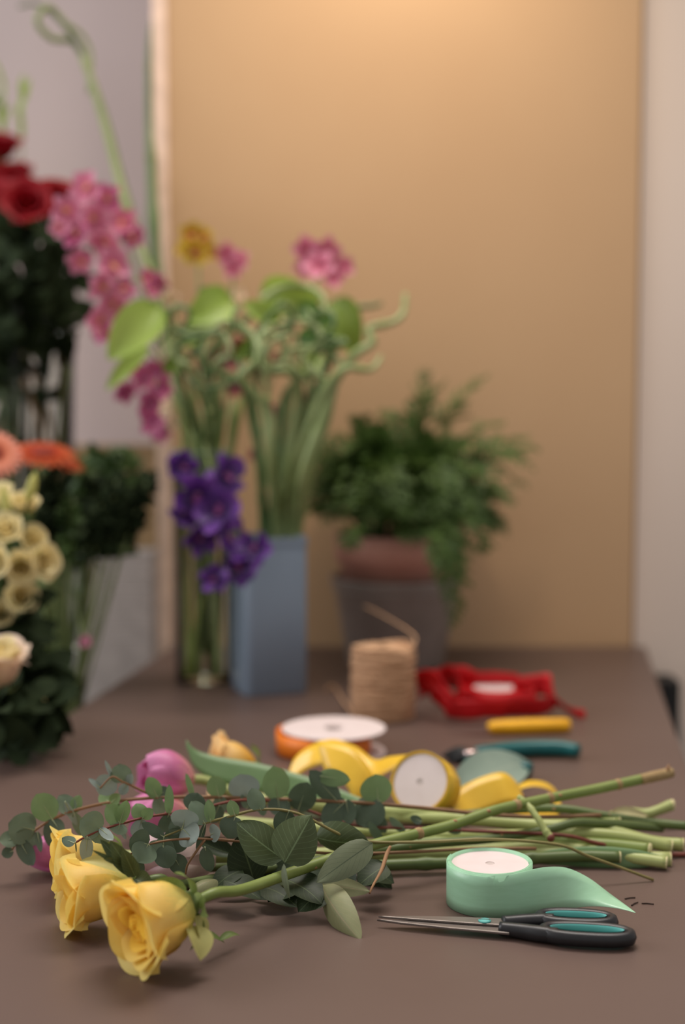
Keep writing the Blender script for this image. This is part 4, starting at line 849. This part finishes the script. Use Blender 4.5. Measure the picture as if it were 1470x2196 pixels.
# ---------------- lime spathes
def spathe(label, base, tip, wd, stem, seed=0, m=M_lime, nrm=None):
    B_, T_ = U(*base), U(*tip); t = thing('lime_anthurium', label, 'flower', B_)
    s = leaf('spathe', t, m, B_, T_, wd, nrm, 'ovate', 0.22, 0.1, 0.2, 8, 12)
    v = tube([U(*p) for p in stem]+[B_], [0.0022, 0.0022, 0.002], 6, 8); obj('stem', mesh('stem', v[0], v[1]), M_bam, t)
st0 = [(440, 1400, 2.13), (440, 1000, 2.13)]
spathe('large lime green spathe at the left of the bamboo bunch', (345, 655, 2.0), (232, 772, 1.97), 0.062, st0+[(400, 800, 2.05)])
spathe('narrow pale lime spathe pointing down left, below the large one', (318, 745, 2.02), (228, 838, 2.0), 0.026, st0+[(400, 850, 2.05)], nrm=(0.5, -0.6, 0.5))
spathe('bright lime spathe at the top middle left of the bamboo', (500, 640, 2.06), (400, 690, 2.02), 0.056, st0+[(470, 800, 2.1)])
spathe('lime spathe tucked among curls at the bunch centre', (460, 690, 2.05), (385, 745, 2.02), 0.04, st0+[(470, 820, 2.1)])
spathe('lime spathe at the top of the bunch under the pink flower', (560, 620, 2.1), (690, 645, 2.08), 0.06, [(590, 1380, D0), (590, 1140, D0), (570, 850, 2.12)])
spathe('olive lime spathe at the right of the bunch', (720, 640, 2.12), (770, 762, 2.1), 0.062, [(600, 1380, D0), (610, 1140, D0), (690, 850, 2.14)], m=mat('olive_spathe', (118, 146, 56), 0.4, (136, 160, 70), 14, transl=0.35))
spathe('small green spathe in front of the bunch centre', (640, 720, 2.04), (745, 735, 2.02), 0.036, [(600, 1380, D0), (610, 1140, D0), (660, 850, 2.08)], m=mat('green_spathe', (92, 130, 62), 0.4, (110, 146, 78), 14, transl=0.35))

_sm = [M_lime, _m['green_spathe'], _m['olive_spathe']]
for i, (b_, t_, w_, lb) in enumerate([((600, 690, 2.05), (520, 650, 2.03), .034, 'small lime leaf left of the top spathe'), ((640, 660, 2.08), (720, 690, 2.06), .036, 'small green leaf under the round pink cluster'), ((560, 740, 2.0), (500, 770, 1.98), .03, 'small olive leaf over the crimson orchids'), ((690, 760, 2.06), (640, 800, 2.04), .03, 'small lime leaf low in the bunch centre'), ((470, 650, 2.07), (425, 620, 2.05), .034, 'small green leaf beside the yellow flower stem'), ((395, 770, 2.02), (350, 800, 2.0), .028, 'small olive leaf above the hanging pink orchids')]):
    spathe(lb, b_, t_, w_, (st0 if b_[0] < 500 else [(592, 1380, D0), (600, 1140, D0)])+[((b_[0]+500)/2, 880, 2.1)], m=_sm[i % 3])

# ---------------- orchids: floret = 5 petals joined (+ lip)
_fm = {}
def floret_mesh(kind):
    if kind in _fm: return _fm[kind]
    rn = random.Random(kind); parts = []; vd = kind >= 10
    for k in range(5):
        a = 2*math.pi*k/5+0.3; c, s = math.cos(a), math.sin(a)
        parts.append(leafv((0.10*c, 0.10*s, 0.0), (1.0*c, 1.0*s, rn.uniform(-0.1, 0.75) if vd else rn.uniform(0.05, 0.35)), rn.uniform(0.8, 1.15) if vd else rn.uniform(0.66, 0.9), (0, 0, 1), 'round', rn.uniform(-0.3, 0.3) if vd else rn.uniform(-0.15, 0.2), rn.uniform(-0.3, 0.25) if vd else rn.uniform(-0.12, 0.1), rn.uniform(-0.6, 0.6) if vd else 0, 6, 8, seed=k))
    v = join(parts); _fm[kind] = mesh('floret', v[0], v[1], True, v[2]); return _fm[kind]
def lip_mesh():
    if 'lip' in _fm: return _fm['lip']
    v = join([leafv((0, 0, 0.05), (0.0, -0.34, 0.25), 0.26, (0, 0.4, 1), 'round', 0.3, 0.1, 0, 6, 8)+(), (ico((0, 0, 0.10), 0.11, (1, 1, 0.8)))]); _fm['lip'] = mesh('lip', v[0], v[1]); return _fm['lip']
def spray(name, label, cat, stem, flor, m, lipm, mstem=M_bam, seed=0, sr=0.0022, m2=None, kind=0):
    P = [U(*p) for p in stem]; t = thing(name, label, cat, P[0]); rn = random.Random(seed)
    v = tube(P, sr, 6, 8); obj('stem', mesh('stem', v[0], v[1]), mstem, t); cr = crom(P, 6)
    for i, f in enumerate(flor):
        c = U(f[0], f[1], f[2]); r_ = f[3]/F*f[2]
        n = (CAM-c).normalized()+Vector((rn.uniform(-0.7, 0.7), rn.uniform(-0.2, 0.2), rn.uniform(-0.5, 0.6))); 
        o = obj('floret', floret_mesh(kind+i % 3), (m2 if m2 and i % 3 == 2 else m), t, local=True); o.location = c-root_of(t); o.rotation_mode = 'QUATERNION'
        o.rotation_quaternion = Vector((0, 0, 1)).rotation_difference(n.normalized()) @ Matrix.Rotation(rn.random()*6, 3, 'Z').to_quaternion(); o.scale = (r_, r_, r_)
        obj('lip', lip_mesh(), lipm, o, local=True)
        near = min(cr, key=lambda p: (p-c).length)
        if (near-c).length > 0.008:
            v = tube([near, near.lerp(c, 0.5)+Vector((0, 0, 0.004)), c-n.normalized()*0.002], 0.0012, 4, 6); obj('flower_stalk', mesh('flower_stalk', v[0], v[1]), mstem, t)
    return t
spray('pink_orchid_spray', 'long spray of pink orchids cascading beside the red roses', 'orchid',
      [(425, 1380, 2.13), (405, 1000, 2.13), (350, 780, 2.12), (300, 600, 2.1), (255, 480, 2.08), (190, 420, 2.05)],
      [(185, 405, 2.02, 42), (146, 452, 2.0, 40), (232, 430, 2.05, 40), (200, 470, 2.0, 42), (262, 478, 2.05, 40), (165, 505, 2.0, 36), (225, 515, 2.02, 42), (172, 560, 2.0, 32), (285, 505, 2.08, 32), (240, 568, 2.0, 42), (215, 612, 2.0, 40), (262, 622, 2.05, 34), (240, 655, 2.02, 40), (212, 690, 2.0, 36), (222, 715, 2.0, 28), (130, 488, 2.0, 26)], M_orp, M_lip, seed=1, m2=M_orm)
spray('pink_orchid_spray', 'pink orchid sprig hanging below the large lime spathe', 'orchid',
      [(430, 1380, 2.12), (415, 1000, 2.13), (380, 860, 2.12), (340, 810, 2.1), (300, 790, 2.1)], [(265, 838, 2.08, 30), (305, 812, 2.05, 34), (335, 800, 2.1, 34), (345, 835, 2.1, 30), (318, 865, 2.06, 34), (330, 905, 2.06, 34), (345, 930, 2.08, 24)], M_orm, M_plip, seed=2)
spray('pink_orchid_spray', 'round cluster of pink orchids at the top right of the bunch', 'orchid',
      [(590, 1380, D0), (595, 1140, D0), (620, 850, 2.15), (670, 650, 2.18), (685, 560, 2.18)], [(660, 535, 2.15, 34), (700, 535, 2.15, 36), (685, 570, 2.12, 38), (735, 572, 2.16, 28), (655, 572, 2.16, 28), (715, 598, 2.15, 24)], M_orp, M_orm, seed=3)
spray('pink_orchid_spray', 'small pink orchid head beside the yellow one', 'orchid', [(445, 1380, 2.15), (450, 1000, 2.15), (490, 750, 2.2), (500, 570, 2.22)], [(488, 545, 2.2, 28), (515, 560, 2.2, 28), (498, 575, 2.18, 26)], M_orp, M_orm, seed=4)
spray('pink_orchid_spray', 'small rosy bud cluster in front of the pale edge strip', 'orchid', [(425, 1380, 2.14), (420, 1000, 2.15), (370, 800, 2.15), (330, 620, 2.15)], [(318, 598, 2.12, 26), (338, 610, 2.12, 26), (325, 625, 2.1, 20)], M_orm, M_lip, seed=5)
spray('yellow_orchid_spray', 'yellow flower head at the upper left of the bamboo bunch', 'orchid', [(440, 1380, 2.16), (438, 1000, 2.16), (430, 750, 2.2), (425, 530, 2.22)], [(408, 505, 2.2, 32), (440, 510, 2.2, 30), (420, 540, 2.18, 32), (452, 540, 2.2, 22), (395, 535, 2.2, 22)], M_yfl, M_lip, seed=6)
spray('magenta_orchid_spray', 'dark magenta orchids hidden deep among the bamboo curls', 'orchid', [(580, 1380, D0), (585, 1140, D0), (560, 900, 2.2), (500, 760, 2.2)], [(480, 775, 2.18, 34), (520, 750, 2.18, 34), (440, 800, 2.2, 30), (560, 790, 2.2, 28), (600, 780, 2.2, 26), (500, 830, 2.2, 26)], mat('crimson_petal', (96, 24, 40), 0.5, (132, 44, 62), 25, transl=0.3, kind='petal', c3=(150, 60, 80)), M_plip, seed=7)
spray('magenta_orchid_spray', 'rosy orchids among the bamboo stems left of the fern', 'orchid', [(610, 1380, D0), (615, 1140, D0), (640, 980, 2.15), (665, 860, 2.15)], [(660, 860, 2.14, 28), (680, 890, 2.14, 26), (650, 920, 2.14, 20), (585, 880, 2.15, 22), (545, 975, 2.14, 16), (580, 1010, 2.12, 16)], mat('rose_petal', (166, 76, 90), 0.5, (186, 100, 114), 25, transl=0.3, kind='petal', c3=(196, 116, 128)), M_plip, seed=8)
spray('cream_bud_sprig', 'sprig of small cream buds above the large lime spathe', 'flower', [(430, 1380, 2.12), (425, 1000, 2.12), (400, 800, 2.1), (368, 645, 2.08)], [(368, 640, 2.05, 22), (355, 870, 2.05, 14), (368, 905, 2.05, 16), (512, 632, 2.05, 16)], M_blush, M_cut, seed=9)
spray('purple_orchid_spray', 'deep purple orchid spray drooping in front of the blue vase', 'orchid',
      [(455, 1380, 2.10), (450, 1000, 2.11), (440, 950, 2.08), (450, 1000, 2.0), (480, 1090, 1.97), (520, 1170, 1.96), (520, 1230, 1.96)],
      [(392, 1000, 1.98, 36), (485, 1020, 1.97, 50), (425, 1062, 1.95, 54), (392, 1100, 1.96, 40), (468, 1100, 1.94, 54), (430, 1155, 1.96, 42), (490, 1150, 1.96, 42), (545, 1180, 1.94, 46), (515, 1220, 1.95, 40), (460, 1242, 1.94, 34)], M_pur, M_plip, seed=10, kind=10)

# ---------------- left group on the bench
def at_bench(px, d): p = U(px, 1400, d); return Vector((p.x, p.y, bz))
rv = at_bench(38, 2.38); RH = U(40, 640, 2.38).z-bz
vase_glass('tall clear glass vase holding the red roses', rv, 0.085, 0.105, RH, 0.55)
fvc = at_bench(128, 2.10); fvc.x -= 0.01; FH = U(128, 1185, 2.1).z-bz
vase_glass('flared glass vase of dark greenery and gerberas at the table edge', fvc, 0.036, 0.06, FH, 0.6)
cvc = at_bench(-50, 1.80); CHh = U(0, 1390, 1.8).z-bz
vase_glass('small glass vase of cream flowers at the left picture edge', cvc, 0.05, 0.055, CHh, 0.6)
SMALL = [(3, 0.24, 0.86, 1.15, 0.03, 0.03, 0.3), (4, 0.36, 0.92, 1.05, 0.07, 0.08, 1.0), (5, 0.50, 0.90, 0.95, 0.12, 0.18, 0.2)]
def vrose(label, px, py, d, axis, L, mats, base, m=M_dfol, group=None, name='rose', cat='rose', wide=1.1):
    head = U(px, py, d); t = thing(name, label, cat, head, group); ax_ = Vector(axis).normalized()
    bloom(t, head, ax_, L, mats, px, SMALL, wide, nu=7)
    v = tube([Vector(base), Vector(base).lerp(head, 0.6)+Vector((0.0, 0, 0.02)), head-ax_*L*0.3, head], 0.003, 6, 8); obj('stem', mesh('stem', v[0], v[1]), m, t)
    for k in range(3):
        p = Vector(base).lerp(head, 0.66+0.08*k); q = p+Vector((0.06*math.cos(2.2*k+px), -0.02-0.02*(k % 2), -0.015+0.02*k)); leaf('leaf', t, M_dfol, p, q, 0.04, (0, -0.6, 0.7), 'ovate', 0.1, 0.08)
    return t
RM = (M_redp, M_redp, M_redp)
rb = rv+Vector((0, 0, 0.02))
for (lb, x, y, d_, ax_) in [('red rose at the right of the red group, next to the pink orchids', 112, 455, 2.32, (0.5, -0.6, 0.6)), ('red rose in the middle front of the red group', 62, 455, 2.28, (0.1, -0.9, 0.4)), ('red rose cut off by the left picture edge', 8, 455, 2.3, (-0.3, -0.8, 0.5)),
        ('red rose at the back top of the red group', 30, 410, 2.4, (0.0, -0.4, 0.9)), ('dark red rose highest at the left picture edge', -4, 345, 2.42, (0.1, -0.4, 0.9))]:
    vrose(lb, x, y, d_, ax_, 0.050, RM, rb+Vector(((x-60)*0.0004, 0.0, 0)))
# dark leaves below the red roses
def branch(name, label, base, tip, n, ln, wd, m, seed, group=None, arch=0.03, f0=0.4, spread=0.8, sm=None):
    rn = random.Random(seed); base, tip = Vector(base), Vector(tip); t = thing(name, label, 'foliage', base, group)
    pts = crom([base, base.lerp(tip, 0.5)+Vector((0, 0, arch)), tip], 10); v = tube(pts, [0.0026, 0.0014], raw=True, sides=6); obj('stem', mesh('stem', v[0], v[1]), sm or m, t)
    N = len(pts)
    parts = []
    for i in range(n):
        f = f0+(1-f0)*i/(n-1); k = min(N-2, int(f*(N-1))); p = pts[k].lerp(pts[k+1], f*(N-1)-k)
        d_ = ((pts[k+1]-pts[k]).normalized()*0.5+Vector((rn.uniform(-1, 1), rn.uniform(-1, 1), rn.uniform(-0.8, 0.8)))*spread).normalized()
        L_ = ln*rn.uniform(0.7, 1.2); lv = leafv(p, p+d_*L_, wd*rn.uniform(0.8, 1.2), (rn.uniform(-.5, .5), -0.6, rn.uniform(0, 1)), 'ovate', 0.1, 0.08, 0, 4, 5)
        if ln > 0.03: obj('leaf', mesh('leaf', lv[0], lv[1], True, lv[2]), m, t)
        else: parts.append(lv)
    if parts: v = join(parts); o = obj('leaves', mesh('leaves', v[0], v[1], True, v[2]), m, t); o['kind'] = 'stuff'
    return t
for i, (x, y, d_) in enumerate([(15, 500, 2.25), (80, 505, 2.22), (50, 490, 2.3), (110, 520, 2.3), (120, 560, 2.25), (150, 590, 2.28), (10, 560, 2.2), (60, 590, 2.22), (100, 620, 2.26), (0, 620, 2.2), (160, 545, 2.32), (30, 640, 2.24)]):
    branch('leafy_branch', 'dark glossy leaf branch filling the tall vase below the red roses', rb+Vector((0.004*i-0.02, 0.01*(i % 3), 0)), U(x, y, d_), 13, 0.06, 0.034, M_dfol, 30+i, 'dark branches in the tall vase', 0.0, 0.80, 0.9)
for i, (x, y) in enumerate([(8, 195), (45, 205), (-20, 250)]):
    branch('green_blade_shoot', ['light green bladed shoot above the red roses at the left edge', 'light green bladed shoot leaning right above the red roses', 'light green shoot mostly outside the left picture edge'][i], rb+Vector((0.01*i, 0.02, 0)), U(x, y, 2.45), 5, 0.05, 0.011, M_lime if i < 2 else M_mfol, 60+i, None, 0.0, 0.93, 0.25)
# greenery of the flared vase
gb = fvc+Vector((0, 0, 0.02))
for i in range(20):
    rn = random.Random(200+i); x = rn.uniform(80, 325); y = 985+rn.uniform(0, 130)+max(0, (x-250))*0.25; d_ = rn.uniform(1.98, 2.2)
    branch('green_filler_branch', 'dark green filler branch in the flared vase', gb+Vector((rn.uniform(-.02, .02), rn.uniform(-.02, .02), 0)), U(x, y, d_), 60, 0.024, 0.014, M_dfol if i % 4 else M_mfol, 200+i, 'filler branches in the flared vase', 0.0, 0.80, 1.6, M_bam)
for i, (x, y) in enumerate([(200, 975), (250, 968), (285, 985), (300, 1040), (220, 990)]):
    branch('green_filler_branch', 'lighter green filler branch at the top of the flared vase', gb+Vector((0.004*i, 0.0, 0)), U(x, y, 2.15), 40, 0.024, 0.014, M_mfol, 240+i, 'light filler branches in the flared vase', 0.0, 0.80, 1.0, M_bam)
for i in range(20):
    rn = random.Random(270+i); P = [gb+Vector((rn.uniform(-.03, .03), rn.uniform(-.025, .025), 0)), fvc+Vector((rn.uniform(-.02, .03), rn.uniform(-.02, .02), FH*0.6)), fvc+Vector((rn.uniform(-.045, .05), rn.uniform(-.03, .03), FH+0.08))]
    t = thing('cut_stem', 'slim green stem standing in the flared glass vase', 'stem', P[0], 'stems in the flared vase'); v = tube(P, .0034, 6, 7); obj('stem', mesh('stem', v[0], v[1]), M_bam if i % 3 else M_stem, t)
for i in range(9):
    rn = random.Random(290+i); P = [rb+Vector((rn.uniform(-.06, .06), rn.uniform(-.05, .05), 0)), rv+Vector((rn.uniform(-.06, .07), rn.uniform(-.05, .05), RH*0.6)), rv+Vector((rn.uniform(-.07, .085), rn.uniform(-.06, .06), RH-0.01))]
    t = thing('cut_stem', 'dark woody stem standing in the tall glass vase', 'stem', P[0], 'stems in the tall vase'); v = tube(P, .0045, 6, 7); obj('stem', mesh('stem', v[0], v[1]), (M_stemd, M_knot, M_dfol)[i % 3], t)
# gerberas
def gerbera(label, px, py, d_, axis, R_, m, base):
    head = U(px, py, d_); t = thing('gerbera', label, 'gerbera', head); q = Vector((0, 0, 1)).rotation_difference(Vector(axis).normalized()); MM = q.to_matrix()
    for ring, (n, l0, up) in enumerate(((22, 1.0, 0.02), (18, 0.8, 0.14))):
        for k in range(n):
            a = 2*math.pi*(k+0.5*ring)/n; c, s = math.cos(a), math.sin(a)
            key = ('g', ring)
            if key not in _fm:
                lv = leafv((0.12, 0, 0), (l0, 0, up), 0.24, (0, 0, 1), 'round', 0.1, 0.08, 0, 4, 6); _fm[key] = mesh('petal', lv[0], lv[1], True, lv[2])
            p = obj('petal', _fm[key], m, t, local=True); p.rotation_mode = 'QUATERNION'; p.rotation_quaternion = q @ Matrix.Rotation(a, 3, 'Z').to_quaternion(); p.scale = (R_, R_, R_)
    v = lathe([(0.001, 0.0), (R_*0.3, 0.002), (R_*0.26, R_*0.14), (0.001, R_*0.17)], head, 20, M=MM); obj('flower_disk', mesh('flower_disk', *v), M_gdisk, t)
    ax_ = Vector(axis).normalized(); v = tube([Vector(base), Vector(base).lerp(head, 0.7), head-ax_*0.03, head], 0.003, 6, 8); obj('stem', mesh('stem', v[0], v[1]), M_bam, t)
gerbera('orange-red gerbera seen edge on, above the dark greenery', 92, 978, 1.98, (0.12, -0.30, 0.95), 0.050, M_ger, gb)
gerbera('second orange-red gerbera tucked under the first', 130, 995, 2.02, (0.3, -0.2, 0.93), 0.036, M_ger, gb)
gerbera('salmon gerbera cut by the left picture edge', -12, 975, 1.92, (0.35, -0.75, 0.55), 0.040, M_gers, gb+Vector((-0.01, 0, 0)))
# cream lisianthus and roses
cb = cvc+Vector((0, 0, 0.02)); CM = (M_crp, M_crp, M_crp); BM = (M_blush, M_blush, M_crp)
for (lb, x, y, d_, ax_, L, mm) in [('cream bloom highest at the left picture edge', -2, 1085, 1.8, (-0.1, -0.5, 0.9), 0.036, CM), ('cream bud beside the gerberas', 50, 1100, 1.78, (0.15, -0.4, 0.9), 0.034, CM), ('cream bloom in the middle of the cream cluster', 18, 1150, 1.76, (0.0, -0.8, 0.6), 0.038, CM),
        ('yellowish cream bloom upper right of the cluster', 62, 1165, 1.78, (0.5, -0.7, 0.4), 0.032, CM), ('cream bloom sticking out right of the cluster', 78, 1205, 1.76, (0.7, -0.7, 0.1), 0.038, CM), ('cream bloom at the left edge below the middle', 0, 1210, 1.74, (-0.2, -0.9, 0.2), 0.036, CM), ('cream bloom low in the cluster, right side', 45, 1212, 1.75, (0.2, -0.9, -0.1), 0.036, CM),
        ('round cream bud under the cream cluster', 42, 1285, 1.76, (0.3, -0.8, 0.3), 0.036, CM), ('small yellow bud at the left edge under the cluster', -4, 1320, 1.76, (0.2, -0.8, 0.3), 0.03, CM)]:
    vrose(lb, x, y, d_, ax_, L*0.74, mm, cb, M_mfol, name='lisianthus', cat='flower')
vrose('large blush cream rose at the left edge above dark leaves', -14, 1478, 1.66, (0.16, -0.22, 0.95), 0.070, BM, cb, M_mfol, wide=0.72)
for (x0_, y0_, x1_, y1_, lb) in [(60, 1075, 76, 1012, 'slim pale bud standing above the cream cluster'), (18, 1120, 5, 1040, 'slim pale bud at the left edge of the cream cluster'), (25, 1225, 22, 1180, 'slim green bud low in the cream cluster')]:
    B_, T_ = U(x0_, y0_, 1.76), U(x1_, y1_, 1.76); t = thing('flower_bud', lb, 'bud', B_)
    v = tube([B_, B_.lerp(T_, 0.35), B_.lerp(T_, 0.7), T_], [0.003, 0.0075, 0.006, 0.001], 5, 9); obj('bud', mesh('bud', v[0], v[1]), M_crp if y1_ < 1150 else M_bam, t)
    v = tube([cb, cb.lerp(B_, 0.6), B_], 0.002, 5, 7); obj('stem', mesh('stem', v[0], v[1]), M_mfol, t)
for i, (x, y, d_) in enumerate([(20, 1330, 1.78), (60, 1350, 1.8), (10, 1390, 1.76), (100, 1470, 1.74), (60, 1500, 1.68), (20, 1520, 1.66), (110, 1510, 1.72), (70, 1560, 1.67), (20, 1570, 1.66), (90, 1440, 1.76), (-10, 1540, 1.62), (45, 1585, 1.69)]):
    branch('leafy_branch', 'dark green leaf branch around the blush rose at the left table corner', cb+Vector((0.003*i-0.02, 0, CHh*0.6)), U(x, y, d_), 12, 0.055, 0.034, M_dfol, 300+i, 'dark branches around the blush rose', 0.02, 0.55, 0.8)
spray('cream_sprig', 'small pale sprig hanging at the left table edge below the dark leaves', 'flower', [tuple(p) for p in [(60, 1480, 1.74), (85, 1505, 1.73), (100, 1520, 1.72)]], [(88, 1508, 1.71, 14), (98, 1525, 1.71, 14), (82, 1525, 1.71, 12)], M_crp, M_cut, seed=12)
spray('pink_floret_sprig', 'single tiny pink floret beside the flared vase', 'flower', [(128, 1185, 2.10), (150, 1230, 2.06), (168, 1320, 2.05), (180, 1372, 2.04)], [(184, 1376, 2.03, 15)], M_orp, M_plip, seed=13)
